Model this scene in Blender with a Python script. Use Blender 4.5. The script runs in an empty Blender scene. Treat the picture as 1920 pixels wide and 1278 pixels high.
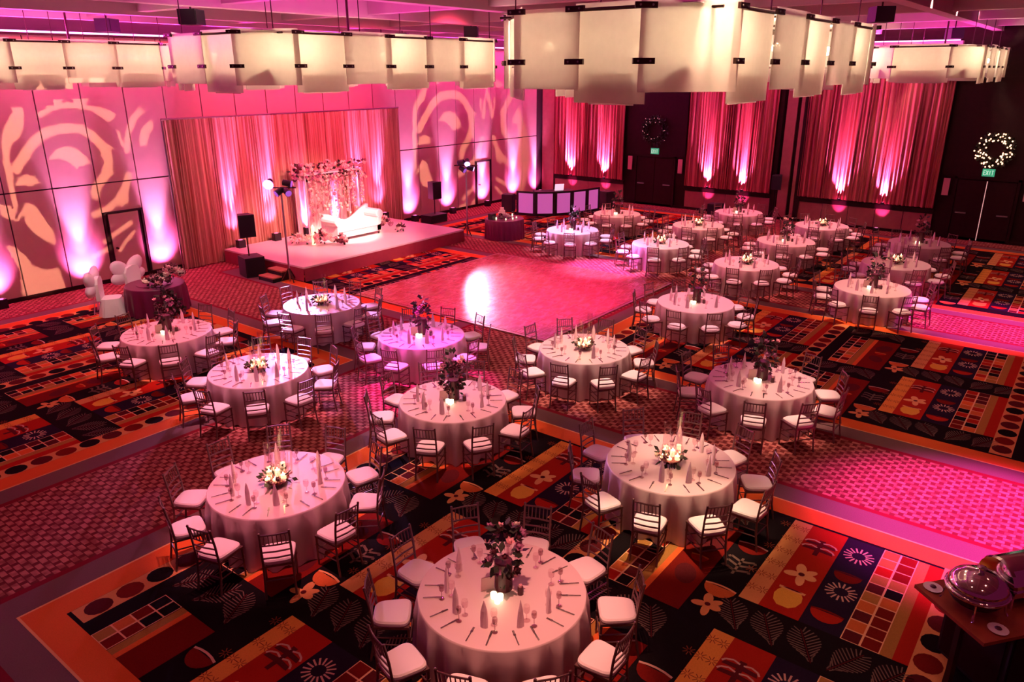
import bpy, bmesh, math, random
from mathutils import Vector, Matrix
rnd = random.Random(7)
PI = math.pi
S = bpy.context.scene
COL = S.collection
def link(o):
    COL.objects.link(o); return o

# ---------------------------------------------------------------- camera
cam = bpy.data.objects.new('camera', bpy.data.cameras.new('camera')); link(cam)
cam.data.sensor_width = 36.0; cam.data.lens = 26.593; cam.data.clip_end = 200
r_ = Vector((0.611058, -0.791582, -0.002488)); d_ = Vector((-0.266650, -0.202878, -0.942199)); f_ = Vector((0.745322, 0.576402, -0.335045))
cam.matrix_world = Matrix(((r_.x, -d_.x, -f_.x, 0), (r_.y, -d_.y, -f_.y, 0), (r_.z, -d_.z, -f_.z, 6.1), (0, 0, 0, 1)))
S.camera = cam
# ---------------------------------------------------------------- world, exposure
w = bpy.data.worlds.new('world'); S.world = w; w.use_nodes = True
w.node_tree.nodes['Background'].inputs[0].default_value = (0.40, 0.022, 0.12, 1)
w.node_tree.nodes['Background'].inputs[1].default_value = 0.2
S.view_settings.view_transform = 'Standard'; S.view_settings.look = 'None'
S.view_settings.gamma = 1.0; S.view_settings.use_curve_mapping = False
S.view_settings.exposure = 0.1
# light strengths, tuned here
E_DOWN = 84.0            # each recessed ceiling can
C_DOWN = (1.0, 0.29, 0.24)
E_UP = 2600.0             # floor uplights on the panelled wall
C_UP = (1.0, 0.27, 0.76)
E_DRAPE = 2800.0          # uplights on the far drapes
E_CHAND = 85.0           # each lamp in a glass chandelier
C_CHAND = (1.0, 0.76, 0.50)
E_COVE = 560.0           # cove light along the wall head
C_COVE = (0.95, 0.04, 0.52)
E_GOBO = 12500.0         # leaf pattern projectors
C_GOBO = (1.0, 0.42, 0.28)
E_WASH = 14000.0          # magenta floor washes
C_WASH = (1.0, 0.06, 0.62)
E_LAV = 3600.0
E_PIN = 2500.0           # pin spots over the banquet tables           # lavender heads on the light trees
C_LAV = (0.72, 0.36, 1.0)

def spot(name, loc, tgt, energy, color, cone, blend=0.5, size=0.05):
    l = bpy.data.lights.new(name, 'SPOT'); l.energy = energy; l.color = color
    l.spot_size = math.radians(cone); l.spot_blend = blend; l.shadow_soft_size = size
    o = link(bpy.data.objects.new(name, l)); o.location = loc
    o.rotation_euler = (Vector(tgt) - Vector(loc)).to_track_quat('-Z', 'Y').to_euler(); return o
def point(name, loc, energy, color, size=0.05):
    l = bpy.data.lights.new(name, 'POINT'); l.energy = energy; l.color = color; l.shadow_soft_size = size
    o = link(bpy.data.objects.new(name, l)); o.location = loc; return o
def area(name, loc, tgt, energy, color, sx, sy):
    l = bpy.data.lights.new(name, 'AREA'); l.shape = 'RECTANGLE'; l.size = sx; l.size_y = sy; l.energy = energy; l.color = color
    o = link(bpy.data.objects.new(name, l)); o.location = loc
    o.rotation_euler = (Vector(tgt) - Vector(loc)).to_track_quat('-Z', 'Y').to_euler(); return o

# ---------------------------------------------------------------- materials
MATS = {}
def mat(name, col, rough=0.6, metal=0.0, noise=0.0, nscale=30.0, bump=0.0, bscale=200.0, emit=0.0, ecol=None, trans=0.0, spec=0.5, sheen=0.0, coat=0.0):
    if name in MATS: return MATS[name]
    m = bpy.data.materials.new(name); m.use_nodes = True; nt = m.node_tree; b = nt.nodes['Principled BSDF']
    b.inputs['Base Color'].default_value = (*col, 1); b.inputs['Roughness'].default_value = rough
    b.inputs['Metallic'].default_value = metal; b.inputs['Specular IOR Level'].default_value = spec
    if sheen: b.inputs['Sheen Weight'].default_value = sheen
    if coat: b.inputs['Coat Weight'].default_value = coat
    if emit:
        b.inputs['Emission Color'].default_value = (*(ecol or col), 1); b.inputs['Emission Strength'].default_value = emit
    if noise or bump:
        tc = nt.nodes.new('ShaderNodeTexCoord')
    if noise:
        n = nt.nodes.new('ShaderNodeTexNoise'); n.inputs['Scale'].default_value = nscale; n.inputs['Detail'].default_value = 3
        nt.links.new(tc.outputs['Object'], n.inputs['Vector'])
        mx = nt.nodes.new('ShaderNodeMix'); mx.data_type = 'RGBA'
        mx.inputs[6].default_value = (*[max(0, c * (1 - noise)) for c in col], 1); mx.inputs[7].default_value = (*[min(1, c * (1 + noise)) for c in col], 1)
        nt.links.new(n.outputs['Fac'], mx.inputs[0]); nt.links.new(mx.outputs[2], b.inputs['Base Color'])
    if bump:
        n2 = nt.nodes.new('ShaderNodeTexNoise'); n2.inputs['Scale'].default_value = bscale
        nt.links.new(tc.outputs['Object'], n2.inputs['Vector'])
        bp = nt.nodes.new('ShaderNodeBump'); bp.inputs['Strength'].default_value = bump; bp.inputs['Distance'].default_value = 0.01
        nt.links.new(n2.outputs['Fac'], bp.inputs['Height']); nt.links.new(bp.outputs['Normal'], b.inputs['Normal'])
    if trans:
        out = nt.nodes['Material Output']; tr = nt.nodes.new('ShaderNodeBsdfTransparent'); ms = nt.nodes.new('ShaderNodeMixShader')
        ms.inputs[0].default_value = trans
        nt.links.new(b.outputs[0], ms.inputs[1]); nt.links.new(tr.outputs[0], ms.inputs[2]); nt.links.new(ms.outputs[0], out.inputs[0])
    MATS[name] = m; return m

def glass_sheet_mat(name, tint, transp):
    """frosted translucent glass: part translucent, part diffuse, a little clear"""
    m = bpy.data.materials.new(name); m.use_nodes = True; nt = m.node_tree
    for n in list(nt.nodes): nt.nodes.remove(n)
    out = nt.nodes.new('ShaderNodeOutputMaterial')
    tl = nt.nodes.new('ShaderNodeBsdfTranslucent'); df = nt.nodes.new('ShaderNodeBsdfDiffuse'); tr = nt.nodes.new('ShaderNodeBsdfTransparent'); gl = nt.nodes.new('ShaderNodeBsdfGlossy')
    tc = nt.nodes.new('ShaderNodeTexCoord'); nz = nt.nodes.new('ShaderNodeTexNoise'); nz.inputs['Scale'].default_value = 9; nz.inputs['Detail'].default_value = 6
    nt.links.new(tc.outputs['Object'], nz.inputs['Vector'])
    mx = nt.nodes.new('ShaderNodeMix'); mx.data_type = 'RGBA'
    mx.inputs[6].default_value = (*[c * 0.86 for c in tint], 1); mx.inputs[7].default_value = (*tint, 1)
    nt.links.new(nz.outputs['Fac'], mx.inputs[0])
    for s in (tl, df): nt.links.new(mx.outputs[2], s.inputs['Color'])
    gl.inputs['Roughness'].default_value = 0.25
    m1 = nt.nodes.new('ShaderNodeMixShader'); m1.inputs[0].default_value = 0.45
    nt.links.new(tl.outputs[0], m1.inputs[1]); nt.links.new(df.outputs[0], m1.inputs[2])
    m2 = nt.nodes.new('ShaderNodeMixShader'); m2.inputs[0].default_value = transp
    nt.links.new(m1.outputs[0], m2.inputs[1]); nt.links.new(tr.outputs[0], m2.inputs[2])
    m3 = nt.nodes.new('ShaderNodeMixShader'); m3.inputs[0].default_value = 0.05
    nt.links.new(m2.outputs[0], m3.inputs[1]); nt.links.new(gl.outputs[0], m3.inputs[2]); nt.links.new(m3.outputs[0], out.inputs[0])
    return m
def clear_glass_mat(name, tint, transp):
    m = bpy.data.materials.new(name); m.use_nodes = True; nt = m.node_tree
    for n in list(nt.nodes): nt.nodes.remove(n)
    out = nt.nodes.new('ShaderNodeOutputMaterial')
    tr = nt.nodes.new('ShaderNodeBsdfTransparent'); gl = nt.nodes.new('ShaderNodeBsdfGlossy'); gl.inputs['Roughness'].default_value = 0.08
    tr.inputs['Color'].default_value = (*tint, 1); gl.inputs['Color'].default_value = (1, 1, 1, 1)
    ms = nt.nodes.new('ShaderNodeMixShader'); fr = nt.nodes.new('ShaderNodeLayerWeight'); fr.inputs['Blend'].default_value = 1 - transp
    nt.links.new(fr.outputs['Facing'], ms.inputs[0]); nt.links.new(tr.outputs[0], ms.inputs[1]); nt.links.new(gl.outputs[0], ms.inputs[2]); nt.links.new(ms.outputs[0], out.inputs[0])
    return m
def checks_mat():
    """small woven check of the aisles: offset rows of little blocks"""
    m = bpy.data.materials.new('aisle_carpet'); m.use_nodes = True; nt = m.node_tree; b = nt.nodes['Principled BSDF']
    tc = nt.nodes.new('ShaderNodeTexCoord'); sx = nt.nodes.new('ShaderNodeSeparateXYZ')
    nt.links.new(tc.outputs['Object'], sx.inputs[0])
    def mth(op, p, q=None):
        n_ = nt.nodes.new('ShaderNodeMath'); n_.operation = op
        for i_, v_ in enumerate((p, q)):
            if v_ is None: continue
            if isinstance(v_, (int, float)): n_.inputs[i_].default_value = v_
            else: nt.links.new(v_, n_.inputs[i_])
        return n_.outputs[0]
    xr = mth('MULTIPLY', sx.outputs[0], 11.2); row = mth('FLOOR', xr)
    u = mth('FRACT', mth('ADD', mth('MULTIPLY', sx.outputs[1], 4.9), mth('MULTIPLY', row, 0.5)))
    lit = mth('MULTIPLY', mth('GREATER_THAN', u, 0.34), mth('GREATER_THAN', mth('FRACT', xr), 0.16))
    ck = nt.nodes.new('ShaderNodeMix'); ck.data_type = 'RGBA'; nt.links.new(lit, ck.inputs[0])
    ck.inputs[7].default_value = (0.72, 0.27, 0.22, 1); ck.inputs[6].default_value = (0.19, 0.034, 0.032, 1)
    wv = nt.nodes.new('ShaderNodeTexNoise'); wv.inputs['Scale'].default_value = 7.0; wv.inputs['Detail'].default_value = 1; nt.links.new(tc.outputs['Object'], wv.inputs['Vector'])
    m0 = nt.nodes.new('ShaderNodeMix'); m0.data_type = 'RGBA'; m0.inputs[7].default_value = (0.22, 0.045, 0.04, 1)
    rg = nt.nodes.new('ShaderNodeMapRange'); rg.inputs[1].default_value = .42; rg.inputs[2].default_value = .62; rg.inputs[3].default_value = .1; rg.inputs[4].default_value = .7
    nt.links.new(wv.outputs['Fac'], rg.inputs[0]); nt.links.new(rg.outputs[0], m0.inputs[0]); nt.links.new(ck.outputs[2], m0.inputs[6])
    n = nt.nodes.new('ShaderNodeTexNoise'); n.inputs['Scale'].default_value = 90; nt.links.new(tc.outputs['Object'], n.inputs['Vector'])
    mx = nt.nodes.new('ShaderNodeMix'); mx.data_type = 'RGBA'; mx.blend_type = 'MULTIPLY'; mx.inputs[0].default_value = 0.5
    nt.links.new(m0.outputs[2], mx.inputs[6]); nt.links.new(n.outputs['Color'], mx.inputs[7]); nt.links.new(mx.outputs[2], b.inputs['Base Color'])
    b.inputs['Roughness'].default_value = 0.95; b.inputs['Specular IOR Level'].default_value = 0.03
    return m
def wood_floor_mat():
    m = bpy.data.materials.new('parquet'); m.use_nodes = True; nt = m.node_tree; b = nt.nodes['Principled BSDF']
    tc = nt.nodes.new('ShaderNodeTexCoord'); n = nt.nodes.new('ShaderNodeTexNoise'); mp = nt.nodes.new('ShaderNodeMapping')
    mp.inputs['Scale'].default_value = (1.2, 9.0, 1); n.inputs['Scale'].default_value = 2.2; n.inputs['Detail'].default_value = 5
    nt.links.new(tc.outputs['Object'], mp.inputs['Vector']); nt.links.new(mp.outputs[0], n.inputs['Vector'])
    cr = nt.nodes.new('ShaderNodeValToRGB'); cr.color_ramp.elements[0].color = (0.32, 0.085, 0.04, 1); cr.color_ramp.elements[1].color = (0.55, 0.17, 0.085, 1)
    cr.color_ramp.elements[0].position = 0.3; cr.color_ramp.elements[1].position = 0.7
    oi = nt.nodes.new('ShaderNodeObjectInfo'); hs = nt.nodes.new('ShaderNodeHueSaturation'); mr = nt.nodes.new('ShaderNodeMapRange')
    mr.inputs[3].default_value = 0.85; mr.inputs[4].default_value = 1.12
    nt.links.new(oi.outputs['Random'], mr.inputs[0]); nt.links.new(mr.outputs[0], hs.inputs['Value'])
    nt.links.new(n.outputs['Fac'], cr.inputs[0]); nt.links.new(cr.outputs[0], hs.inputs['Color']); nt.links.new(hs.outputs[0], b.inputs['Base Color'])
    b.inputs['Roughness'].default_value = 0.22; b.inputs['Specular IOR Level'].default_value = 0.6
    rr = nt.nodes.new('ShaderNodeMapRange'); rr.inputs[3].default_value = 0.2; rr.inputs[4].default_value = 0.34
    nt.links.new(n.outputs['Fac'], rr.inputs[0]); nt.links.new(rr.outputs[0], b.inputs['Roughness'])
    return m
def strand_mat(name, c1, c2, scale, rough=0.6, metal=0.0, axis=0):
    """fabric whose colour streaks run down its length"""
    m = bpy.data.materials.new(name); m.use_nodes = True; nt = m.node_tree; b = nt.nodes['Principled BSDF']
    tc = nt.nodes.new('ShaderNodeTexCoord'); mp = nt.nodes.new('ShaderNodeMapping'); n = nt.nodes.new('ShaderNodeTexNoise')
    mp.inputs['Scale'].default_value = (scale, scale, 0.12); n.inputs['Scale'].default_value = 1.0; n.inputs['Detail'].default_value = 4; n.inputs['Roughness'].default_value = 0.7
    nt.links.new(tc.outputs['Object'], mp.inputs['Vector']); nt.links.new(mp.outputs[0], n.inputs['Vector'])
    cr = nt.nodes.new('ShaderNodeValToRGB'); cr.color_ramp.elements[0].position = 0.35; cr.color_ramp.elements[1].position = 0.65
    cr.color_ramp.elements[0].color = (*c1, 1); cr.color_ramp.elements[1].color = (*c2, 1)
    nt.links.new(n.outputs['Fac'], cr.inputs[0]); nt.links.new(cr.outputs[0], b.inputs['Base Color'])
    b.inputs['Roughness'].default_value = rough; b.inputs['Metallic'].default_value = metal
    bp = nt.nodes.new('ShaderNodeBump'); bp.inputs['Strength'].default_value = 0.5; bp.inputs['Distance'].default_value = 0.02
    nt.links.new(n.outputs['Fac'], bp.inputs['Height']); nt.links.new(bp.outputs['Normal'], b.inputs['Normal'])
    return m

M_CLOTH = mat('ivory_cloth', (0.68, 0.55, 0.53), 0.42, bump=0.06, bscale=350, spec=0.35)
M_COVER = mat('white_cover', (0.84, 0.80, 0.78), 0.7, noise=0.03)
M_NAPKIN = mat('napkin_cloth', (0.90, 0.70, 0.76), 0.7, bump=0.1, bscale=300)
M_CUSHION = mat('cushion_fabric', (0.86, 0.82, 0.78), 0.75, bump=0.1, bscale=260)
M_CHAIR = mat('chair_silver', (0.21, 0.115, 0.105), 0.3, 0.45, noise=0.2, nscale=12)
M_BLACK = mat('black_plastic', (0.012, 0.011, 0.014), 0.55, noise=0.2, bump=0.1, bscale=120)
M_GRILLE = mat('speaker_grille', (0.010, 0.010, 0.013), 0.8, bump=0.6, bscale=400)
M_STEEL = mat('steel', (0.45, 0.42, 0.44), 0.3, 1.0, noise=0.08)
M_CHROME = mat('chrome', (0.80, 0.78, 0.80), 0.08, 1.0, noise=0.03)
M_SILVER = mat('cutlery_silver', (0.42, 0.36, 0.35), 0.25, 1.0, noise=0.05)
M_DARKMETAL = mat('dark_bronze', (0.05, 0.022, 0.016), 0.45, 0.6, noise=0.1)
M_PANEL = mat('wall_panel_cream', (0.62, 0.48, 0.40), 0.55, noise=0.06, nscale=4, bump=0.05, bscale=90)
M_JOINT = mat('joint_dark', (0.035, 0.012, 0.016), 0.8, noise=0.1)
M_DARKWOOD = mat('dark_wood', (0.022, 0.006, 0.007), 0.6, noise=0.35, nscale=6, spec=0.12)
M_WAINSCOT = mat('wainscot_wood', (0.34, 0.12, 0.11), 0.5, noise=0.2, nscale=5)
M_CEIL = mat('ceiling_paint', (0.42, 0.30, 0.34), 0.8, noise=0.05, nscale=3)
M_BEAM = mat('beam_paint', (0.55, 0.42, 0.45), 0.7, noise=0.05, nscale=3)
M_STAGEDECK = mat('stage_deck_white', (0.84, 0.80, 0.80), 0.35, noise=0.04, nscale=2)
M_SKIRT = mat('burgundy_skirt', (0.30, 0.035, 0.06), 0.65, noise=0.15, nscale=8)
M_PLUM = mat('plum_satin', (0.13, 0.010, 0.055), 0.35, noise=0.12, nscale=6, spec=0.4)
M_WHITEFAB = mat('white_leather', (0.86, 0.85, 0.83), 0.4, noise=0.03)
M_TULLE = mat('white_tulle', (0.88, 0.84, 0.84), 0.7, trans=0.25, noise=0.05)
M_WINE = mat('burgundy_petals', (0.085, 0.008, 0.020), 0.6, noise=0.3, nscale=60)
M_CREAM = mat('cream_petals', (0.78, 0.66, 0.55), 0.6, noise=0.15, nscale=60)
M_BLUSH = mat('blush_petals', (0.68, 0.32, 0.36), 0.6, noise=0.2, nscale=60)
M_MAUVE = mat('mauve_petals', (0.36, 0.12, 0.24), 0.6, noise=0.2, nscale=60)
M_LEAF = mat('dark_leaves', (0.025, 0.030, 0.016), 0.6, noise=0.3, nscale=40)
M_VASE = mat('burgundy_vase', (0.075, 0.006, 0.018), 0.4, noise=0.2)
M_BOWL = mat('mercury_bowl', (0.30, 0.10, 0.10), 0.2, 0.7, noise=0.2)
M_CARD = mat('pink_card', (0.62, 0.30, 0.34), 0.6, noise=0.05)
M_WAX = mat('candle_wax', (0.92, 0.80, 0.60), 0.5, noise=0.03, emit=1.5, ecol=(1.0, 0.70, 0.38))
M_FLAME = mat('flame', (1, 0.8, 0.4), 0.5, noise=0.02, emit=22.0, ecol=(1.0, 0.68, 0.32))
M_VOTIVE = mat('lit_votive', (0.95, 0.9, 0.75), 0.4, noise=0.03, emit=2.2, ecol=(1.0, 0.80, 0.50))
M_GLASS = clear_glass_mat('clear_glass', (0.90, 0.80, 0.82), 0.86)
M_WINEGLASS = clear_glass_mat('shade_tinted_glass', (0.62, 0.46, 0.50), 0.80)  # dark tint stands in for the shadows at the wine glasses
M_SHEET = glass_sheet_mat('frosted_sheet', (0.90, 0.83, 0.77), 0.12)
M_SHEETLOW = glass_sheet_mat('frosted_skirt', (0.88, 0.76, 0.74), 0.38)
M_AISLE = checks_mat(); M_PARQUET = wood_floor_mat()
M_DRAPE = strand_mat('burgundy_strands', (0.20, 0.010, 0.03), (0.74, 0.20, 0.22), 7.0, 0.5)
M_GOLD = strand_mat('champagne_strands', (0.30, 0.11, 0.06), (0.86, 0.68, 0.50), 16.0, 0.5)
M_LAVLIT = mat('lit_lavender_panel', (0.22, 0.10, 0.22), 0.5, noise=0.1, emit=0.52, ecol=(0.84, 0.15, 0.58))
M_LENS = mat('lavender_lens', (0.6, 0.4, 1), 0.3, noise=0.02, emit=11.0, ecol=(0.50, 0.12, 1.0))
M_LENS2 = mat('white_violet_lens', (0.8, 0.7, 1), 0.3, noise=0.02, emit=9.0, ecol=(0.60, 0.30, 1.0))
M_PINKLENS = mat('pink_lens', (1, 0.6, 0.9), 0.3, noise=0.02, emit=0.5, ecol=(1.0, 0.35, 0.75))
M_CANLENS = mat('can_lens', (1, 0.7, 0.6), 0.3, noise=0.02, emit=2.0, ecol=(1.0, 0.45, 0.55))
M_COVE = mat('cove_tube', (1, 0.6, 1), 0.3, noise=0.02, emit=2.6, ecol=(1.0, 0.42, 0.95))
M_EXIT = mat('exit_green', (0.05, 0.6, 0.3), 0.5, noise=0.02, emit=0.32, ecol=(0.08, 0.75, 0.40))
M_EXITTXT = mat('exit_white', (0.7, 0.9, 0.8), 0.5, noise=0.02, emit=0.55, ecol=(0.6, 1, 0.8))
M_BULB = mat('fairy_bulb', (1, 0.8, 0.5), 0.4, noise=0.02, emit=2.6, ecol=(1.0, 0.50, 0.32))
M_GAP = mat('lit_door_gap', (0.9, 0.6, 0.55), 0.4, noise=0.02, emit=0.55, ecol=(1.0, 0.55, 0.5))
M_PLAQUE = mat('pale_plaque', (0.62, 0.30, 0.34), 0.5, noise=0.1)
M_COUNTER = mat('cherry_counter', (0.30, 0.07, 0.03), 0.25, noise=0.3, nscale=5)
M_CHINA = mat('white_china', (0.86, 0.84, 0.82), 0.2, noise=0.02)
M_CHOC = mat('dark_sauce', (0.08, 0.02, 0.05), 0.4, noise=0.2)
M_STEPWOOD = mat('step_tread', (0.50, 0.24, 0.12), 0.6, noise=0.2, nscale=10)

# ---------------------------------------------------------------- mesh builder
class B:
    def __init__(s): s.v = []; s.f = []; s.mi = []; s.cur = 0
    def add(s, vs, fs, M=None):
        o = len(s.v)
        s.v += [tuple(M @ Vector(p)) if M is not None else tuple(p) for p in vs]
        for f in fs: s.f.append(tuple(i + o for i in f)); s.mi.append(s.cur)
        return s
    def box(s, x0, x1, y0, y1, z0, z1, M=None):
        vs = [(x0, y0, z0), (x1, y0, z0), (x1, y1, z0), (x0, y1, z0), (x0, y0, z1), (x1, y0, z1), (x1, y1, z1), (x0, y1, z1)]
        return s.add(vs, [(0, 3, 2, 1), (4, 5, 6, 7), (0, 1, 5, 4), (1, 2, 6, 5), (2, 3, 7, 6), (3, 0, 4, 7)], M)
    def lathe(s, prof, n=12, M=None, cap=True):
        vs = []; fs = []
        for r, z in prof:
            for k in range(n):
                a = 2 * PI * k / n; vs.append((r * math.cos(a), r * math.sin(a), z))
        m = len(prof)
        for i in range(m - 1):
            for k in range(n):
                k2 = (k + 1) % n; fs.append((i * n + k, i * n + k2, (i + 1) * n + k2, (i + 1) * n + k))
        if cap:
            fs.append(tuple(reversed(range(n)))); fs.append(tuple((m - 1) * n + k for k in range(n)))
        return s.add(vs, fs, M)
    def tube(s, pts, r, n=6, M=None, r2=None):
        pts = [Vector(p) for p in pts]; vs = []; fs = []; m = len(pts)
        for i, p in enumerate(pts):
            t = (pts[min(i + 1, m - 1)] - pts[max(i - 1, 0)]).normalized()
            up = Vector((0, 0, 1)) if abs(t.z) < 0.9 else Vector((1, 0, 0))
            u = t.cross(up).normalized(); v = t.cross(u)
            rr = r if r2 is None else r + (r2 - r) * i / max(1, m - 1)
            for k in range(n):
                a = 2 * PI * k / n; vs.append(p + rr * (math.cos(a) * u + math.sin(a) * v))
        for i in range(m - 1):
            for k in range(n):
                k2 = (k + 1) % n; fs.append((i * n + k, i * n + k2, (i + 1) * n + k2, (i + 1) * n + k))
        fs.append(tuple(reversed(range(n)))); fs.append(tuple((m - 1) * n + k for k in range(n)))
        return s.add(vs, fs, M)
    def prism(s, poly, z0, z1, M=None):
        n = len(poly); vs = [(x, y, z0) for x, y in poly] + [(x, y, z1) for x, y in poly]
        fs = [tuple(reversed(range(n))), tuple(range(n, 2 * n))] + [(i, (i + 1) % n, n + (i + 1) % n, n + i) for i in range(n)]
        return s.add(vs, fs, M)
    def sphere(s, c, r, nu=8, nv=5, sz=1.0, M=None):
        vs = [(c[0], c[1], c[2] - r * sz)]; fs = []
        for i in range(1, nv):
            th = PI * i / nv
            for k in range(nu):
                a = 2 * PI * k / nu; vs.append((c[0] + r * math.sin(th) * math.cos(a), c[1] + r * math.sin(th) * math.sin(a), c[2] - r * sz * math.cos(th)))
        vs.append((c[0], c[1], c[2] + r * sz)); T = len(vs) - 1
        for k in range(nu):
            k2 = (k + 1) % nu; fs.append((0, 1 + k2, 1 + k)); b0 = 1 + (nv - 2) * nu; fs.append((T, b0 + k, b0 + k2))
            for i in range(nv - 2):
                a0 = 1 + i * nu; fs.append((a0 + k, a0 + k2, a0 + nu + k2, a0 + nu + k))
        return s.add(vs, fs, M)
    def mesh(s, name, mats, smooth=False):
        me = bpy.data.meshes.new(name); me.from_pydata(s.v, [], s.f)
        for m in (mats if isinstance(mats, (list, tuple)) else [mats]): me.materials.append(m)
        if isinstance(mats, (list, tuple)) and len(mats) > 1: me.polygons.foreach_set('material_index', s.mi)
        if smooth: me.polygons.foreach_set('use_smooth', [True] * len(me.polygons))
        me.update(); return me
    def obj(s, name, mats, parent=None, loc=None, smooth=False, kind=None):
        return put(name, s.mesh(name, mats, smooth), parent, loc, kind=kind)
def put(name, me, parent=None, loc=None, rz=0.0, kind=None, label=None):
    o = link(bpy.data.objects.new(name, me))
    if parent is not None: o.parent = parent
    if loc is not None: o.location = loc
    if rz: o.rotation_euler = (0, 0, rz)
    if kind: o['kind'] = kind
    if label: o['label'] = label
    return o
def tag(o, label, cat, group=None):
    o['label'] = label; o['category'] = cat
    if group: o['group'] = group
    return o
def thing(name, label, cat, loc=(0, 0, 0), rz=0.0, group=None):
    o = link(bpy.data.objects.new(name, None)); o.location = loc; o.rotation_euler = (0, 0, rz); o.empty_display_size = 0.1
    return tag(o, label, cat, group)
def struct(o): o['kind'] = 'structure'; return o
def copy_tree(o, parent=None):
    c = o.copy(); COL.objects.link(c)
    if parent is not None: c.parent = parent
    for ch in o.children: copy_tree(ch, c)
    return c
def rot(z): return Matrix.Rotation(z, 4, 'Z')
def TR(x, y, z=0.0, a=0.0): return Matrix.Translation((x, y, z)) @ rot(a)

# ================================================================ FLOOR AND CARPET
floor = struct(B().box(-3, 33.4, -7, 23.9, -0.2, 0.0).obj('floor', M_AISLE))
PAL = dict(
 ground=((0.011, 0.008, 0.009), 0.3), orange=((0.56, 0.115, 0.026), 0.15), amber=((0.62, 0.27, 0.05), 0.15), tan=((0.52, 0.25, 0.085), 0.12),
 red=((0.30, 0.016, 0.008), 0.2), deep=((0.13, 0.009, 0.006), 0.25), maroon=((0.075, 0.010, 0.012), 0.3), olive=((0.30, 0.15, 0.035), 0.25),
 navy=((0.020, 0.012, 0.028), 0.3), grey=((0.14, 0.080, 0.078), 0.2), line=((0.66, 0.40, 0.20), 0.1), stroke=((0.16, 0.105, 0.078), 0.2),
 cream=((0.50, 0.33, 0.24), 0.12), ochre=((0.62, 0.36, 0.05), 0.15), rust=((0.46, 0.12, 0.03), 0.2), glyph=((0.22, 0.05, 0.02), 0.2), edge=((0.16, 0.012, 0.02), 0.2), rim=((0.80, 0.36, 0.14), 0.1))
PK = list(PAL); PM = [mat('carpet_' + k, tuple(min(.85, q * (1.0 if k in ('ground', 'navy', 'stroke') else 1.32)) for q in c), 0.95, noise=n, nscale=70, bump=0.3, bscale=160, spec=0.02) for k, (c, n) in PAL.items()]
cp = B()
def poly(key, pts, lay=1):
    cp.cur = PK.index(key); z = 0.0012 * lay
    a = sum(pts[i][0] * pts[(i + 1) % len(pts)][1] - pts[(i + 1) % len(pts)][0] * pts[i][1] for i in range(len(pts)))
    if a < 0: pts = pts[::-1]
    cp.add([(x, y, z) for x, y in pts], [tuple(range(len(pts)))])
def rect(key, x0, x1, y0, y1, lay=1):
    if x1 - x0 > 0.01 and y1 - y0 > 0.01: poly(key, [(x0, y0), (x1, y0), (x1, y1), (x0, y1)], lay)
def ell(key, cx, cy, a, b, ang=0.0, lay=4, n=14):
    ca, sa = math.cos(ang), math.sin(ang)
    poly(key, [(cx + a * math.cos(t) * ca - b * math.sin(t) * sa, cy + a * math.cos(t) * sa + b * math.sin(t) * ca) for t in [2 * PI * k / n for k in range(n)]], lay)
def stroke(key, pts, wd, lay=4):
    for (x0, y0), (x1, y1) in zip(pts, pts[1:]):
        L = math.hypot(x1 - x0, y1 - y0) or 1e-6; nx, ny = -(y1 - y0) / L * wd / 2, (x1 - x0) / L * wd / 2
        poly(key, [(x0 + nx, y0 + ny), (x0 - nx, y0 - ny), (x1 - nx, y1 - ny), (x1 + nx, y1 + ny)], lay)
def mp(cx, cy, sc, pts, flip=1, vs=1.0):     # motif space: u to the right (-Y), v away (+X)
    return [(cx + v * sc * vs, cy - u * sc * flip) for u, v in pts]
def m_leaf(cx, cy, ang, L, key='stroke'):
    ca, sa = math.cos(ang), math.sin(ang)
    T = lambda p, q: (cx + p * ca - q * sa, cy + p * sa + q * ca)
    for k in range(12):
        s = -0.46 + k * 0.08; wd = 0.34 * math.sin(PI * (k + 0.9) / 13.5)
        for sg in (-1, 1): stroke(key, [T(s * L, sg * 0.03 * L), T((s + 0.15) * L, sg * wd * L)], 0.015, 4)
    stroke('maroon', [T(-0.5 * L, 0), T(0.5 * L, 0)], 0.012, 4)
def m_orchid(cx, cy, s, key='tan'):
    for k, (a, l, wd) in enumerate(((0.3, 1, .5), (1.9, .9, .45), (3.3, 1.05, .42), (4.6, .8, .5), (5.5, .9, .4))):
        ell(key, cx + 0.55 * l * s * math.cos(a), cy + 0.55 * l * s * math.sin(a), 0.55 * l * s, wd * s * 0.6, a, 4 + 0.3 * k)
    ell('maroon', cx, cy, 0.18 * s, 0.18 * s, 0, 7)
def m_bowl(cx, cy, s, key='rust', rim='rim'):
    poly(key, mp(cx, cy, s, [(math.cos(PI + PI * k / 10), 0.75 * math.sin(PI + PI * k / 10)) for k in range(11)], 1, 1.4), 4)
    stroke(rim, mp(cx, cy, s, [(-1, 0.0), (-0.5, 0.12), (0, 0.16), (0.5, 0.12), (1, 0.0)]), 0.03, 5)
def m_pot(cx, cy, s):
    poly('ochre', mp(cx, cy, s, [(-.62, .62), (-.78, .4), (-.86, .05), (-.7, -.4), (-.35, -.68), (.35, -.68), (.7, -.4), (.86, .05), (.78, .4), (.62, .62)], 1, 1.4), 4)
    poly('rim', mp(cx, cy, s, [(-.8, .6), (.8, .6), (.84, .76), (-.84, .76)], 1, 1.4), 5); ell('maroon', cx + 1.0 * s, cy, .07 * s, .6 * s, 0, 6)
def m_sun(cx, cy, s, key='cream'):
    for k in range(16):
        a = 2 * PI * k / 16
        stroke(key, [(cx + .45 * s * math.cos(a), cy + .45 * s * math.sin(a)), (cx + s * math.cos(a), cy + s * math.sin(a))], 0.022, 4)
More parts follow.
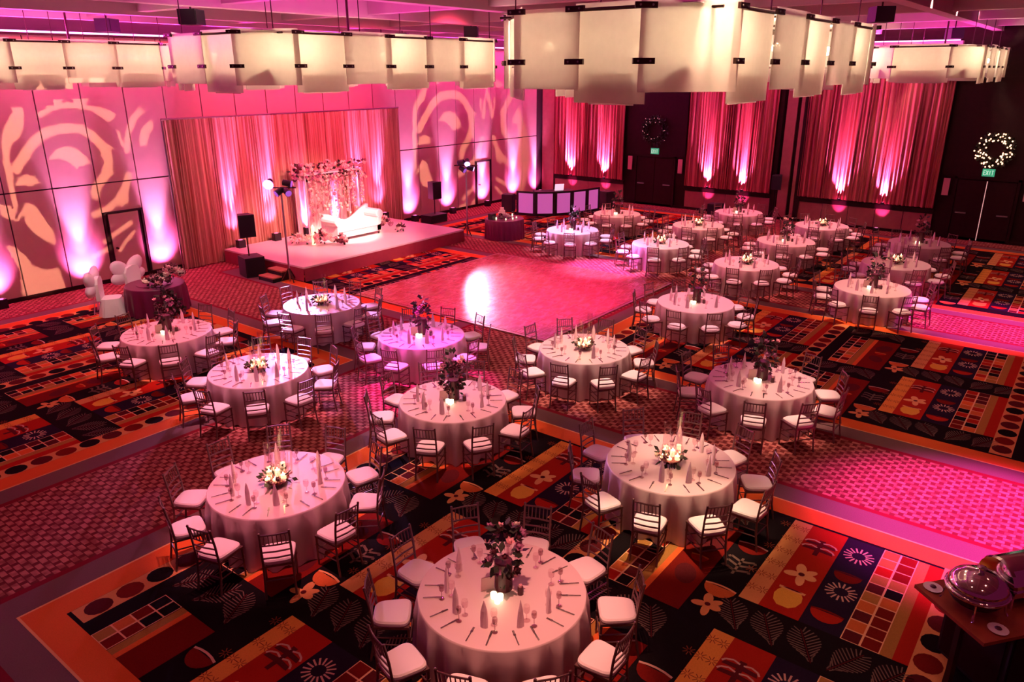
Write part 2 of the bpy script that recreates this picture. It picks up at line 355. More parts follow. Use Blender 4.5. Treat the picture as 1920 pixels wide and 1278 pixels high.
def m_bird(cx, cy, s):
    poly('maroon', mp(cx, cy, s, [(-.15, -1), (.15, -1), (.2, 1), (-.2, 1)]), 4)
    for sg in (-1, 1):
        for q in (0.45, -0.25):
            poly('maroon', mp(cx, cy, s, [(0, q + .2), (sg * .9, q + .1), (sg * 1.0, q - .2), (0, q - .15)]), 4.5)
            stroke('cream', mp(cx, cy, s, [(sg * .1, q + .25), (sg * .5, q + .38), (sg * .9, q + .22), (sg * 1.05, q)]), 0.024, 5)
def m_twig(cx, cy, s):
    stroke('stroke', mp(cx, cy, s, [(0, -1), (0, 1)]), 0.035)
    for q in (-.6, 0, .55):
        for sg in (-1, 1): stroke('stroke', mp(cx, cy, s, [(0, q), (sg * .8, q + .35), (sg * .9, q + .15)]), 0.04)
def m_glyph(cx, cy, s, k):
    for j in range(2 + k % 2):
        oy = (j - .5) * .9 * s
        for q in range(8):
            a = 2 * PI * q / 8; stroke('glyph', [(cx + .12 * s * math.cos(a), cy + oy + .12 * s * math.sin(a)), (cx + .5 * s * math.cos(a), cy + oy + .5 * s * math.sin(a))], 0.010, 4)
cellrnd = random.Random(3)
def grid(x0, x1, y0, y1):
    n = max(1, round((x1 - x0) / 0.212)); dx = (x1 - x0) / n; ym = (y0 + y1) / 2
    rect('line', x0, x1, y0, y1, 3)
    for i in range(n):
        for (a, b) in ((y0, ym), (ym, y1)):
            rect(cellrnd.choice(['maroon', 'maroon', 'ground', 'ground', 'ground', 'deep', 'deep', 'red', 'orange', 'rust', 'olive']), x0 + i * dx + .010, x0 + (i + 1) * dx - .010, a + .012, b - .012, 4)
def field(X0, X1, Y0, Y1, ya, xa):
    """one rug field: dark ground, dotted strips, panel blocks, palm leaves; ya: a dotted strip's middle, xa: where an A block ends"""
    rect('edge', X0 - 0.92, X1 + 0.92, Y0 - 0.92, Y1 + 0.92, 0.4)
    rect('grey', X0 - 0.82, X1 + 0.82, Y0 - 0.82, Y1 + 0.82, 0.8)
    rect('rim', X0 - 0.40, X1 + 0.40, Y0 - 0.40, Y1 + 0.40, 1.2)
    rect('orange', X0 - 0.37, X1 + 0.37, Y0 - 0.37, Y1 + 0.37, 1.5)
    rect('ground', X0, X1, Y0, Y1, 1.9)
    k0 = math.floor((Y0 - ya) / 4.08) - 1
    cy = lambda a, b: (max(a, Y0), min(b, Y1))
    for k in range(k0, k0 + 9):
        yb = ya + 4.08 * k
        if yb > Y1 + 0.1 or yb + 4.1 < Y0: continue
        a, b = cy(yb - .165, yb + .165)
        if b - a > .2:
            rect('tan', X0 + .05, X1, a, b, 3); x = X0 + .3; q = 0
            while x < X1 - .1:
                ell(('maroon', 'deep', 'ground')[q % 3], x, (a + b) / 2, .165, .15, 0, 4); x += .39; q += 1
        for j in range(-1, 9):
            e = xa - 2.85 * (j - 4); s0 = e - 2.13                   # A blocks
            x0, x1 = max(s0, X0), min(e, X1)
            if x1 - x0 > .25:
                full = x1 - x0 > 2.0
                for key, p, q in (('red', .165, .33), ('olive', .33, .46), ('navy', .88, 1.35), ('red', 1.35, 1.83), ('tan', 1.83, 2.08)):
                    a, b = cy(yb + p, yb + q); rect('amber' if (key == 'tan' and (j + k) % 2) else key, x0, x1, a, b, 3)
                a, b = cy(yb + .46, yb + .88)
                if b - a > .2: grid(x0, x1, a, b)
                if yb + 2.1 < Y1 and yb + .8 > Y0:
                    for t, fn in ((.33, lambda x: m_pot(x, yb + 1.59, .195)), (.9, lambda x: m_orchid(x, yb + 1.6, .22, 'rim')), (1.62, lambda x: m_bird(x, yb + 1.6, .2)),
                                  (.35, lambda x: m_bowl(x, yb + 1.12, .19, 'red', 'deep')), (.85, lambda x: m_sun(x, yb + 1.1, .19)), (1.25, lambda x: m_bowl(x, yb + 1.12, .17, 'deep', 'maroon')), (1.75, lambda x: m_sun(x, yb + 1.12, .19))):
                        if x0 + .1 < s0 + t < x1 - .15: fn(s0 + t)
                    for q in range(6):
                        if x0 + .1 < s0 + .3 + q * .33 < x1 - .1: m_glyph(s0 + .3 + q * .33, yb + 1.955, .15, q + j)
            gx = e + .36                                             # palm leaves in the gap
            if X0 + .3 < gx < X1 - .3:
                for p in (.3, .72, 1.15, 1.58, 2.0):
                    if Y0 + .25 < yb + p < Y1 - .25: m_leaf(gx, yb + p, (-.5 if p < 1 else .5) + PI * .0, .55)
            e2 = xa - .72 - 2.85 * (j - 4); s2 = e2 - 2.08          # B blocks
            x0, x1 = max(s2, X0), min(e2, X1)
            if x1 - x0 > .25:
                for key, p, q in (('deep', 2.56, 3.05), ('orange', 3.05, 3.13), ('olive', 3.13, 3.25)):
                    a, b = cy(yb + p, yb + q); rect(key, x0, x1, a, b, 3)
                a, b = cy(yb + 3.26, yb + 3.64)
                if b - a > .2: grid(x0, x1, a, b)
                if yb + 3.1 < Y1 and yb + 2.5 > Y0 and x1 - x0 > 1.6:
                    ell('maroon', s2 + .7, yb + 2.8, .22, .14, .4); ell('maroon', s2 + 1.5, yb + 2.8, .25, .16, -.3); m_bowl(s2 + 1.15, yb + 2.8, .12, 'red', 'rust')
            gx = e2 + .38
            if X0 + .3 < gx < X1 - .3:
                for p in (2.72, 3.15, 3.6):
                    if Y0 + .25 < yb + p < Y1 - .25: m_leaf(gx, yb + p, -.5 if p > 3 else .5, .55)
            for t, fn in ((.35, lambda x: m_orchid(x, yb + 2.32, .2)), (.75, lambda x: m_bowl(x, yb + 2.32, .2)), (1.3, lambda x: m_twig(x, yb + 2.32, .2)), (1.85, lambda x: m_bowl(x, yb + 2.32, .2, 'deep', 'cream'))):
                x = s2 + t - .05
                if X0 + .2 < x < X1 - .2 and Y0 + .2 < yb + 2.32 < Y1 - .2: fn(x)
field(2.62, 10.0, -5.0, 8.78, .45, 9.95)
field(13.95, 19.68, -5.0, 8.78, .45, 19.66)
field(23.05, 31.4, -5.0, 8.78, .45, 31.3)
field(2.62, 10.0, 12.95, 21.3, 13.1, 7.65)
field(13.95, 19.68, 12.95, 21.3, 13.1, 19.66)
field(23.05, 31.4, 12.95, 21.3, 13.1, 31.3)
carpet = cp.obj('carpet_print', PM, floor); carpet['kind'] = 'stuff'

# dance floor: laid panels with metal edge trim
df = thing('dance_floor', 'glossy brown portable dance floor laid between stage and tables', 'dance floor', (14.05, 9.85, 0))
n = 7; px, py = 6.45 / n, 6.6 / n
pan = B().box(.004, px - .004, .004, py - .004, 0.012, .04).mesh('floor_panel', M_PARQUET)
for i in range(n):
    for j in range(n): put('floor_panel', pan, df, (i * px, j * py, 0))
e = B(); e.prism([(-.09, -.09), (6.54, -.09), (6.54, 0), (-.09, 0)], .012, .035); e.prism([(-.09, 6.6), (6.54, 6.6), (6.54, 6.69), (-.09, 6.69)], .012, .035)
e.prism([(-.09, 0), (0, 0), (0, 6.6), (-.09, 6.6)], .012, .035); e.prism([(6.45, 0), (6.54, 0), (6.54, 6.6), (6.45, 6.6)], .012, .035)
e.obj('edge_trim', mat('trim_bronze', (0.42, 0.26, 0.16), 0.35, 0.6, noise=0.1), df)

# ================================================================ LEFT WALL
WY = 23.65
wl = struct(B().box(-3, 33.4, WY + .05, WY + .25, 0, 7.9).obj('wall_left', M_JOINT))
seams = [0.55 + 1.2365 * k for k in range(27)]   # panel joints along the wall
upm = B().box(.018, 1.2365 - .018, -.05, .0, 3.015, 7.10).mesh('upper_panel', M_PANEL)
lom = B().box(.018, 1.2365 - .018, -.05, .0, .12, 2.975).mesh('lower_panel', M_PANEL)
ovm = B().box(.018, 1.2365 - .018, -.05, .0, 2.14, 2.975).mesh('panel_over_door', M_PANEL)
DOORS = (8, 22)
for k, x in enumerate(seams[:26]):
    put('upper_panel', upm, wl, (x, WY + .05, 0))
    put('panel_over_door' if k in DOORS else 'lower_panel', ovm if k in DOORS else lom, wl, (x, WY + .05, 0))
struct(B().box(-3, 33.3, WY - .03, WY + .0, 0, .11).obj('baseboard_left', M_DARKWOOD))
for q, k in enumerate(DOORS):
    x = seams[k]; d = thing('door_%d' % (q + 1), '', 'door', (x, WY + .05, 0)); del d['label']; del d['category']; struct(d)
    B().box(.16, 1.08, -.055, 0, .02, 2.06).obj('door_leaf', M_PANEL, d)
    f = B(); f.box(.02, .055, -.07, 0, 0, 2.13); f.box(1.18, 1.215, -.07, 0, 0, 2.13); f.box(.13, .15, -.065, 0, 0, 2.09); f.box(1.09, 1.11, -.065, 0, 0, 2.09); f.box(.02, 1.215, -.07, 0, 2.09, 2.13)
    f.obj('door_frame', M_JOINT, d)
    h = B(); h.lathe([(.035, 0), (.035, .012), (.012, .02), (.012, .06), (.03, .07), (.03, .09)], 10, Matrix.Translation((.26, -.055, 1.02)) @ Matrix.Rotation(PI / 2, 4, 'X')); h.obj('door_handle', M_DARKMETAL, d)
# cove ledge at the wall head
cv = struct(B().box(-3, 33.3, WY - .28, WY, 7.06, 7.12).obj('trim_1', M_DARKMETAL))
B().box(-3, 33.2, WY - .27, WY - .20, 7.12, 7.17).obj('cove_tube', M_COVE, cv)
for i in range(6): area('cove_light', (3 + i * 5.6, WY - .25, 7.2), (3 + i * 5.6, WY - .9, 8.0), E_COVE, C_COVE, 5.5, .08)
for i in range(6): area('cove_light', (3 + i * 5.6, WY - .33, 7.0), (3 + i * 5.6, WY - .05, 4.5), E_COVE * .13, (1.0, .03, .09), 5.5, .08)

# ================================================================ FAR WALL
FX = 33.2
wf = struct(B().box(FX + .05, FX + .25, -7, 23.9, 0, 7.9).obj('wall_far', M_DARKWOOD))
secs = ((18.7, 22.78), (11.4, 15.42), (5.0, 10.2))
# wainscot panels under a rail
for a, b in secs:
    nn = round((b - a) / 1.02); dy = (b - a) / nn
    me = B().box(-.03, .05, .01, dy - .01, .12, .86).mesh('wainscot_panel', M_WAINSCOT)
    for i in range(nn): put('wainscot_panel', me, wf, (FX, a + i * dy, 0))
for q, (a, b) in enumerate(secs): struct(B().box(FX - .10, FX + .04, a - .03, b + .03, .88, 1.06).obj('trim_%d' % (2 + q), M_DARKWOOD))
struct(B().box(FX - .02, FX + .04, -6, 23.6, 0, .11).obj('baseboard_far', M_DARKWOOD))
struct(B().box(FX - .06, FX + .05, 22.86, 23.6, 0, 7.05).obj('trim_5', M_WAINSCOT))
me = B().box(-.05, .05, 0, .40, .12, 6.9).mesh('pilaster_panel', M_WAINSCOT)
for y in (10.62, 10.30 + .78): pass
put('pilaster_panel', B().box(-.05, .05, 0, .42, .12, 6.9).mesh('pilaster_panel', M_WAINSCOT), wf, (FX, 10.66, 0))
put('pilaster_panel', B().box(-.05, .05, 0, .14, .12, 6.9).mesh('pilaster_panel', M_WAINSCOT), wf, (FX, 10.36, 0))
for y in (11.28, 10.22): struct(B().box(FX - .12, FX + .05, y - .09, y + .09, 0, 7.0).obj('trim_%d' % (6 if y > 11 else 7), M_DARKWOOD))
struct(B().box(FX - .25, FX + .05, 5.0, 23.6, 6.95, 7.12).obj('trim_8', M_BEAM))
put('cove_tube', B().box(-.24, -.18, 5.1, 23.4, 7.12, 7.16).mesh('cove_tube', M_COVE), bpy.data.objects['trim_8'], (FX, 0, 0))
# upper wall band
for i in range(6):
    put('frieze_panel', B().box(-.02, .05, .01, 2.98, 6.25, 6.93).mesh('frieze_panel', M_PANEL), wf, (FX, 5.1 + i * 3.05, 0))
area('cove_light', (FX - .3, 14, 7.2), (FX - .9, 14, 8.0), E_COVE * 1.6, C_COVE, 18, .08)
# drapes: folded panels, each section hung from a rail
def drape_mesh(name, length, h, folds, amp, m, seed, ny=6, per=5):
    """pleated cloth with folds of uneven width and depth"""
    r = random.Random(seed); nx = folds * per; v = []; f = []
    ws = [r.choice((.5, .7, 1.0, 1.5)) for _ in range(folds)]; tot = sum(ws); st_ = [sum(ws[:i]) / tot for i in range(folds + 1)]
    am = [r.uniform(.35, 1.5) for _ in range(folds)]; xs = []
    for i in range(folds):
        for k in range(per): xs.append((i, k / per, st_[i] + (st_[i + 1] - st_[i]) * k / per))
    xs.append((folds - 1, 1.0, 1.0)); nx = len(xs) - 1
    for j in range(ny + 1):
        z = h * j / ny; sp = 1.0 + .3 * (1 - j / ny)
        for q, k, u in xs: v.append((u * length + .012 * math.sin(9 * u + z), amp * am[q] * sp * math.sin(2 * PI * k), z))
    for j in range(ny):
        for i in range(nx):
            a = j * (nx + 1) + i; f.append((a, a + 1, a + nx + 2, a + nx + 1))
    b = B(); b.add(v, f); return b.mesh(name, m, True)
for q, (a, b) in enumerate(secs):
    nm = ('left', 'middle', 'right')[q]
    t = thing('wall_drape', ('red strand drape left of the left dark door', 'red strand drape between the dark door and the dark pillars', 'widest red strand drape, right of the dark pillars')[q], 'drape', (FX - .16, a, 0), 0, 'uplit strand drapes on the far wall')
    k = 4 if q < 2 else 5; L = (b - a) / k
    for i in range(k):
        o = put('drape_panel', drape_mesh('drape_panel', L, 5.25, 7, .06, M_DRAPE, 31 * q + i), t, (0, L * i, 1.1)); o.rotation_euler = (0, 0, PI / 2)
    B().tube([(0, -.05, 6.36), (0, b - a + .05, 6.36)], .03, 8).obj('curtain_rod', M_DARKMETAL, t)
# dark double doors with plaques, exit signs and wreaths
EXITW = {'E': [((0, 0), (0, 1)), ((0, 0), (.6, 0)), ((0, .5), (.5, .5)), ((0, 1), (.6, 1))], 'X': [((0, 0), (.6, 1)), ((.6, 0), (0, 1))], 'I': [((.3, 0), (.3, 1))], 'T': [((.3, 0), (.3, 1)), ((0, 1), (.6, 1))]}
def far_door(idx, yc, which):
    d = link(bpy.data.objects.new('door_%d' % idx, None)); d.location = (FX, yc, 0); struct(d)
    for sg in (-1, 1):
        lf = B().box(-.02, .05, min(sg * .012, sg * .95), max(sg * .012, sg * .95), .02, 2.25).obj('door_leaf', M_DARKWOOD, d)
        B().box(-.09, -.05, min(sg * .50, sg * .86), max(sg * .50, sg * .86), 1.0, 1.05).obj('push_bar', M_STEEL, lf)
    f = B(); f.box(-.05, .05, -1.06, -.97, 0, 2.36); f.box(-.05, .05, .97, 1.06, 0, 2.36); f.box(-.05, .05, -1.06, 1.06, 2.28, 2.36); f.obj('door_frame', M_DARKWOOD, d)
    for k in range(4):
        for sg in (-1, 1):
            pass
    wp = B(); 
    for sg in (-1, 1):
        p = tag(B().box(-.06, .0, -.11, .11, 1.62, 2.26).obj('door_plaque', M_PLAQUE, None, (FX - .005, yc + sg * 1.32, 0)), 'pale pink upright plaque on the %s of the %s dark door' % ('left' if sg > 0 else 'right', which), 'plaque', 'plaques beside the dark doors')
    s = thing('exit_sign', 'small green exit sign above the %s dark door' % which, 'sign', (FX - .02, yc + .02, 2.42), 0, 'exit signs')
    B().box(-.06, .01, -.20, .20, 0, .27).obj('sign_box', M_EXIT, s)
    tx = B(); x = .155
    for ch in 'EXIT':
        for (p, q) in EXITW[ch]:
            a = Vector((-.065, x - p[0] * .11, .06 + p[1] * .15)); c = Vector((-.065, x - q[0] * .11, .06 + q[1] * .15)); tx.tube([a, c], .011, 4)
        x -= .083
    tx.obj('sign_letters', M_EXITTXT, s)
far_door(3, 17.05, 'left'); far_door(4, 3.4, 'right')
o = B().box(-.03, .0, -.012, .012, .03, 2.24).obj('door_gap_light', M_GAP, bpy.data.objects['door_4'], (0, 0, 0))
dt = struct(B().box(FX - .03, FX + .05, 1.9, 4.92, 2.36, 5.9).obj('trim_9', M_DARKWOOD)); struct(B().box(FX - .03, FX + .05, 15.52, 18.6, 2.36, 5.9).obj('trim_10', M_DARKWOOD))

def blossom_mesh(name, m, r=.05):
    b = B(); q = random.Random(11)
    for k in range(6):
        a = 2 * PI * k / 6; M = Matrix.Rotation(a, 4, 'Z') @ Matrix.Translation((r * .55, 0, 0)) @ Matrix.Rotation(-.5, 4, 'Y')
        b.add([(-r * .5, 0, 0), (0, r * .42, .2 * r), (r * .55, 0, .35 * r), (0, -r * .42, .2 * r), (0, 0, -.1 * r)], [(0, 3, 4), (3, 2, 4), (2, 1, 4), (1, 0, 4), (0, 1, 2), (0, 2, 3)], M)
    b.sphere((0, 0, .2 * r), r * .42, 6, 4)
    return b.mesh(name, m)
BLOS = {k: blossom_mesh('blossom', m) for k, m in (('wine', M_WINE), ('cream', M_CREAM), ('blush', M_BLUSH), ('mauve', M_MAUVE))}
def leaf_cluster(b, c, R, n, q, size=.06):
    for _ in range(n):
        d = Vector((q.uniform(-1, 1), q.uniform(-1, 1), q.uniform(-1, 1)))
        if d.length < .2: continue
        d.normalize(); p = Vector(c) + Vector((d.x * R[0], d.y * R[1], d.z * R[2])) * q.uniform(.5, 1.05)
        u = d.cross(Vector((q.uniform(-1, 1), q.uniform(-1, 1), q.uniform(-1, 1)))).normalized(); L = size * q.uniform(.7, 1.4)
        b.add([p, p + d * L * .5 + u * L * .3, p + d * L, p + d * L * .5 - u * L * .3], [(0, 1, 2, 3)])
def wreath(y, z, R, lit, label):
    t = thing('wreath', label, 'wreath', (FX - .12, y, z), 0, 'wreaths above the dark doors'); q = random.Random(int(y * 10)); b = B()
    for k in range(60):
        a = 2 * PI * k / 60; leaf_cluster(b, (0, R * .78 * math.cos(a), R * .78 * math.sin(a)), (.08, .13, .13), 8, q, .12)
    o = b.obj('foliage', M_LEAF, t); o['kind'] = 'stuff'
    bm_ = B().sphere((0, 0, 0), .030 if lit else .018, 6, 4).mesh('bulb', M_BULB if lit else mat('dim_bulb', (.8, .5, .5), .4, noise=.02, emit=.5, ecol=(1, .5, .5)))
    for k in range(80 if lit else 26):
        a = q.uniform(0, 2 * PI); rr = R * q.uniform(.48, 1.08); put('bulb', bm_, t, (-.1 + q.uniform(-.05, .03), rr * math.cos(a), rr * math.sin(a)))
wreath(3.35, 3.38, .60, True, 'round wreath full of glowing lights above the right dark door')
wreath(17.1, 3.50, .66, False, 'dark round wreath with few lights above the left dark door')
# uplights along the far wall: one can on the rail shelf, one on the floor
upmesh = None
def uplight_can(name, loc, rz, label, sc=1.0, pink=True):
    t = thing(name, label, 'uplight', loc, rz)
    b = B(); b.box(-.13 * sc, .13 * sc, -.10 * sc, .10 * sc, 0, .26 * sc); b.obj('housing', M_BLACK, t)
    b = B(); b.tube([(-.15 * sc, 0, .2 * sc), (-.15 * sc, 0, .015), (.15 * sc, 0, .015), (.15 * sc, 0, .2 * sc)], .012, 6); b.obj('yoke', M_DARKMETAL, t)
    B().lathe([(.075 * sc, 0), (.075 * sc, .012)], 12, Matrix.Translation((0, 0, .26 * sc))).obj('lens', M_PINKLENS, t)
    return t
pos6 = ((21.67, 'left drape, left'), (19.7, 'left drape, right'), (14.25, 'middle drape, left'), (12.62, 'middle drape, right'), (8.48, 'right drape, left'), (6.81, 'right drape, right'))
for y, nm in pos6:
    a, b = nm.split(', ')
    uplight_can('rail_uplight', (FX - .24, y, 1.06), PI / 2, 'small pink uplight on the rail under the %s, its %s one' % (a, b), .4)['group'] = 'uplights under the drapes'
    spot('rail_spot', (FX - .36, y, 1.22), (FX - .13, y, 2.3), E_DRAPE, (1.0, .26, .66), 62, .9, .03); spot('rail_beam', (FX - .52, y, 1.2), (FX - .14, y, 4.3), 2600, (1.0, .12, .34), 26, 1.0, .04)
    uplight_can('floor_uplight', (FX - .62, y, 0), PI / 2, 'pink floor uplight below the %s, its %s one' % (a, b), .8)['group'] = 'floor uplights at the far wall'
    spot('floor_spot', (FX - .62, y, .28), (FX, y, .95), 190, (1.0, .06, .34), 44, .7, .05)

# uplights on the panelled wall
for i, x in enumerate((7.2, 9.65, 12.08, 23.3, 25.75, 28.25, 30.7, 32.6)):
    nm = ('leftmost', 'second from the left', 'third from the left, behind the sweetheart table', 'beside the stage', 'right of the black loudspeaker', 'right of the wall door', 'behind the booth', 'in the far corner')[i]
    t = uplight_can('wall_uplight', (x, WY - .34, 0), 0, 'black box uplight by the panelled wall, %s' % nm, 1.0); t['group'] = 'uplights along the panelled wall'
    spot('wall_spot', (x, WY - .36, .33), (x, WY - .02, 4.2), E_UP, C_UP, 31, .9, .04); spot('wall_spot_low', (x, WY - .75, .28), (x, WY - .02, .8), 560, (1.0, .12, .50), 74, 1.0, .05); spot('wall_spot_mid', (x, WY - .46, .31), (x, WY - .02, 1.9), 330, C_UP, 40, 1.0, .04)

# ================================================================ CEILING
ceil = struct(B().box(-3, 33.4, -7, 23.9, 7.85, 8.0).obj('ceiling', M_CEIL))
for i, y in enumerate((22.2, 19.6, 16.0, 12.0, 8.0, 4.0, 0.2)): B().box(-3, 33.3, y - .16, y + .16, 7.42, 7.85).obj('ceiling_beam', M_BEAM, ceil)
for i, x in enumerate((2, 6.2, 10.4, 14.6, 18.8, 23.0, 27.2, 31.4)): B().box(x - .14, x + .14, -6.9, 23.5, 7.5, 7.85).obj('ceiling_crossbeam', M_BEAM, ceil)
CANX = (4.6, 8.3, 12.5, 16.7, 20.9, 25.1, 29.3, 32.0); CANY = (-2.0, 2.1, 6.0, 10.0, 14.0, 17.8, 20.9)
canme = B().lathe([(.10, 0), (.14, .0), (.14, .03), (.10, .03)], 14).mesh('trim_ring', M_STEEL); lensme = B().lathe([(.10, .012), (.10, .022)], 14).mesh('lens', M_CANLENS)
cw = ('nearest', 'third', 'fourth', 'fifth', 'sixth', 'seventh', 'eighth', 'farthest'); rw = ('rightmost', 'second right', 'third right', 'middle', 'third left', 'second left', 'leftmost')
for i, x in enumerate(CANX):
    for j, y in enumerate(CANY):
        t = thing('ceiling_downlight', 'round recessed ceiling downlight, %s of the %s row along the room' % (cw[i], rw[j]), 'downlight', (x, y, 7.82), 0, 'recessed ceiling downlights')
        put('trim_ring', canme, t); put('lens', lensme, t)
        spot('down_spot', (x, y, 7.8), (x, y, 0), E_DOWN * 1.05, C_DOWN, 84, .6, .12)
for i, (x, y, nm) in enumerate(((10.4, 21.3, 'near the left wall cove'), (10.1, 16.8, 'left of the second chandelier'), (20.2, 21.5, 'above the stage right end, left one'), (20.75, 21.0, 'above the stage right end, right one'), (19.3, 16.5, 'left of the nearest chandelier'), (19.2, 4.6, 'right of the nearest chandelier'), (30.3, 4.9, 'above the far right chandelier'))):
    t = thing('ceiling_loudspeaker', 'black boxy loudspeaker hung from the ceiling %s' % nm, 'loudspeaker', (x, y, 7.42), .6, 'black boxes under the ceiling')
    B().box(-.24, .24, -.2, .2, -.32, .0).obj('cabinet', M_BLACK, t); B().box(-.22, .22, -.212, -.2, -.3, -.02).obj('grille', M_GRILLE, t)
    B().tube([(0, 0, 0), (0, 0, .42)], .02, 6).obj('hanger', M_DARKMETAL, t)

# ================================================================ CHANDELIERS
brme = B().box(-.125, .125, -.018, .018, -.032, .032).mesh('bracket', M_DARKMETAL)
scme = B().lathe([(.012, 0), (.012, .012)], 8, Matrix.Rotation(PI / 2, 4, 'X')).mesh('bolt', M_STEEL)
def chandelier(name, label, x0, y0, L, W, lamps=(3, 2), cham=.75):
    t = thing(name, label, 'chandelier', (x0, y0, 5.75), 0, 'glass sheet chandeliers')
    # ring of sheets around a chamfered rectangle, alternating outer and inner
    pts = [(cham, 0), (L - cham, 0), (L, cham), (L, W - cham), (L - cham, W), (cham, W), (0, W - cham), (0, cham)]
    q = random.Random(int(x0 * 7 + y0)); k = 0
    fr = B()
    for i in range(8):
        a = Vector((*pts[i], 0)); b = Vector((*pts[(i + 1) % 8], 0)); d = b - a; ln = d.length; d.normalize(); nrm = Vector((d.y, -d.x, 0)); ang = math.atan2(d.y, d.x)
        fr.tube([a + Vector((0, 0, 1.02)), b + Vector((0, 0, 1.02))], .02, 5)
        n = max(1, round(ln / 1.12)); sw = ln / n
        for j in range(n):
            off = .05 if k % 2 else -.02; low = (0.0, .13, .02, .15)[k % 4]; top = 1.07 + (.02 if k % 3 else -.02)
            c = a + d * (sw * (j + .5)) + nrm * off
            p = B().box(-sw / 2 - .05, sw / 2 + .05, -.005, .005, low, top).obj('glass_sheet', M_SHEET, t, c); p.rotation_euler = (0, 0, ang)
            if (k % 2) == 0:
                lo = B().box(-sw / 2 + .12, sw / 2 - .12, .05, .058, low - .02, low + .35).obj('glass_skirt', M_SHEETLOW, p)
            for zz in (.46, 1.03):
                br = put('bracket', brme, t, a + d * (sw * j) + nrm * .075 + Vector((0, 0, zz)), ang)
                for sx in (-.07, .07): put('bolt', scme, br, (sx, -.018 * (1), 0))
            k += 1
    fr.obj('top_frame', M_DARKMETAL, t)
    # opaque tray and cover added, unseen, to keep lamp light off floor and ceiling
    B().box(.35, L - .35, .35, W - .35, .40, .415).obj('light_block_tray', M_CHINA, t); B().box(.25, L - .25, .25, W - .25, 1.055, 1.065).obj('added_light_cover', M_CHINA, t)
    for i in range(4):
        for y in (.3, W - .3): B().tube([(.5 + (L - 1) * i / 3, y, 1.0), (.5 + (L - 1) * i / 3, y, 2.08)], .010, 5).obj('hanging_rod', M_DARKMETAL, t)
    B().tube([(L * .5, W * .5, 1.0), (L * .5, W * .5, 2.08)], .028, 6).obj('hanging_rod', M_DARKMETAL, t)
    cross = B()
    for i in range(4): cross.tube([(.5 + (L - 1) * i / 3, 0.05, 1.02), (.5 + (L - 1) * i / 3, W - .05, 1.02)], .018, 5)
    cross.tube([(0.05, W * .5, 1.03), (L - .05, W * .5, 1.03)], .018, 5); cross.obj('cross_frame', M_DARKMETAL, t); area('added_ceiling_fill', (x0 + L / 2, y0 + W / 2, 6.9), (x0 + L / 2, y0 + W / 2, 9), 130, C_COVE, L, W)  # area light added without a fixture, turns the ceiling magenta
    lm = B().sphere((0, 0, 0), .07, 8, 5).mesh('lamp_bulb', mat('warm_bulb', (1, .9, .7), .4, noise=.02, emit=14.0, ecol=(1, .72, .40)))
    for i in range(lamps[0]):
        for j in range(lamps[1]):
            lx, ly = L * (i + .42) / lamps[0], (W * (.15 + .70 * j) if lamps[1] > 1 else W * .4)
            put('lamp_bulb', lm, t, (lx, ly, .66)); point('chandelier_lamp', (x0 + lx, y0 + ly, 5.75 + .80), E_CHAND, C_CHAND, .09)
chandelier('glass_chandelier', 'largest nearest chandelier of frosted glass sheets, top centre right', 8.0, 3.6, 7.3, 3.2)
chandelier('glass_chandelier', 'chandelier of frosted glass sheets hanging in front of the stage curtain', 8.45, 12.0, 7.1, 3.6)
chandelier('glass_chandelier', 'distant glass sheet chandelier above the far right tables', 26.2, 3.5, 7.0 - .3, 3.0)
chandelier('glass_chandelier', 'small glass sheet chandelier at the left edge by the panelled wall', 6.6, 19.6, 4.9, 1.9, (3, 1))

# ================================================================ GOBO PROJECTORS (leaf pattern light on the panelled wall)
GP = [[(8.77, 5.46), (8.87, 5.23), (8.85, 4.86), (8.68, 4.47), (8.43, 4.29), (8.32, 4.07), (8.28, 3.67), (8.27, 3.26), (8.22, 2.46), (8.13, 2.42), (8.11, 2.98), (8.11, 3.57), (8.17, 4.25), (8.26, 4.61), (8.41, 4.86), (8.58, 5.05), (8.63, 5.3)], [(10.56, 4.51), (10.88, 4.18), (11.13, 3.97), (10.88, 3.8), (11.01, 3.48), (11.0, 3.22), (10.75, 3.12), (10.63, 3.32), (10.77, 3.56), (10.73, 3.88)], [(9.25, 3.82), (9.52, 4.06), (9.83, 4.13), (10.11, 4.02), (10.31, 3.79), (10.37, 3.6), (10.2, 3.55), (9.95, 3.51), (9.75, 3.71), (9.54, 3.82)], [(10.65, 5.13), (10.96, 5.16), (11.25, 5.03), (11.35, 4.95), (11.24, 4.78), (11.05, 4.77), (10.83, 4.92)], [(9.53, 5.58), (10.05, 5.57), (9.87, 5.26), (9.45, 5.15)], [(10.25, 5.57), (10.74, 5.56), (10.59, 5.32), (10.45, 5.21), (10.24, 5.21)], [(8.26, 3.17), (8.41, 3.39), (8.62, 3.47), (8.82, 3.38), (8.92, 3.19), (8.72, 3.15)], [(10.88, 2.39), (11.34, 2.73), (11.32, 2.4), (11.08, 2.23)], [(11.3, 4.5), (11.41, 4.43), (11.44, 3.95), (11.35, 4.08)], [(7.82, 2.72), (8.08, 2.66), (8.14, 2.28), (8.33, 2.53), (8.48, 2.7), (8.69, 2.61), (8.78, 2.34), (9.01, 1.83), (8.99, 1.41), (8.8, 1.54), (8.48, 1.85), (8.34, 2.16), (8.32, 2.35), (8.15, 2.22), (7.9, 2.34), (7.77, 2.49)], [(7.76, 1.63), (7.93, 1.53), (8.16, 1.27), (8.28, 0.96), (8.56, 0.77), (8.98, 0.72), (8.99, 0.48), (9.01, 0.07), (7.83, 0.01), (7.95, 0.89), (7.8, 1.3)]]
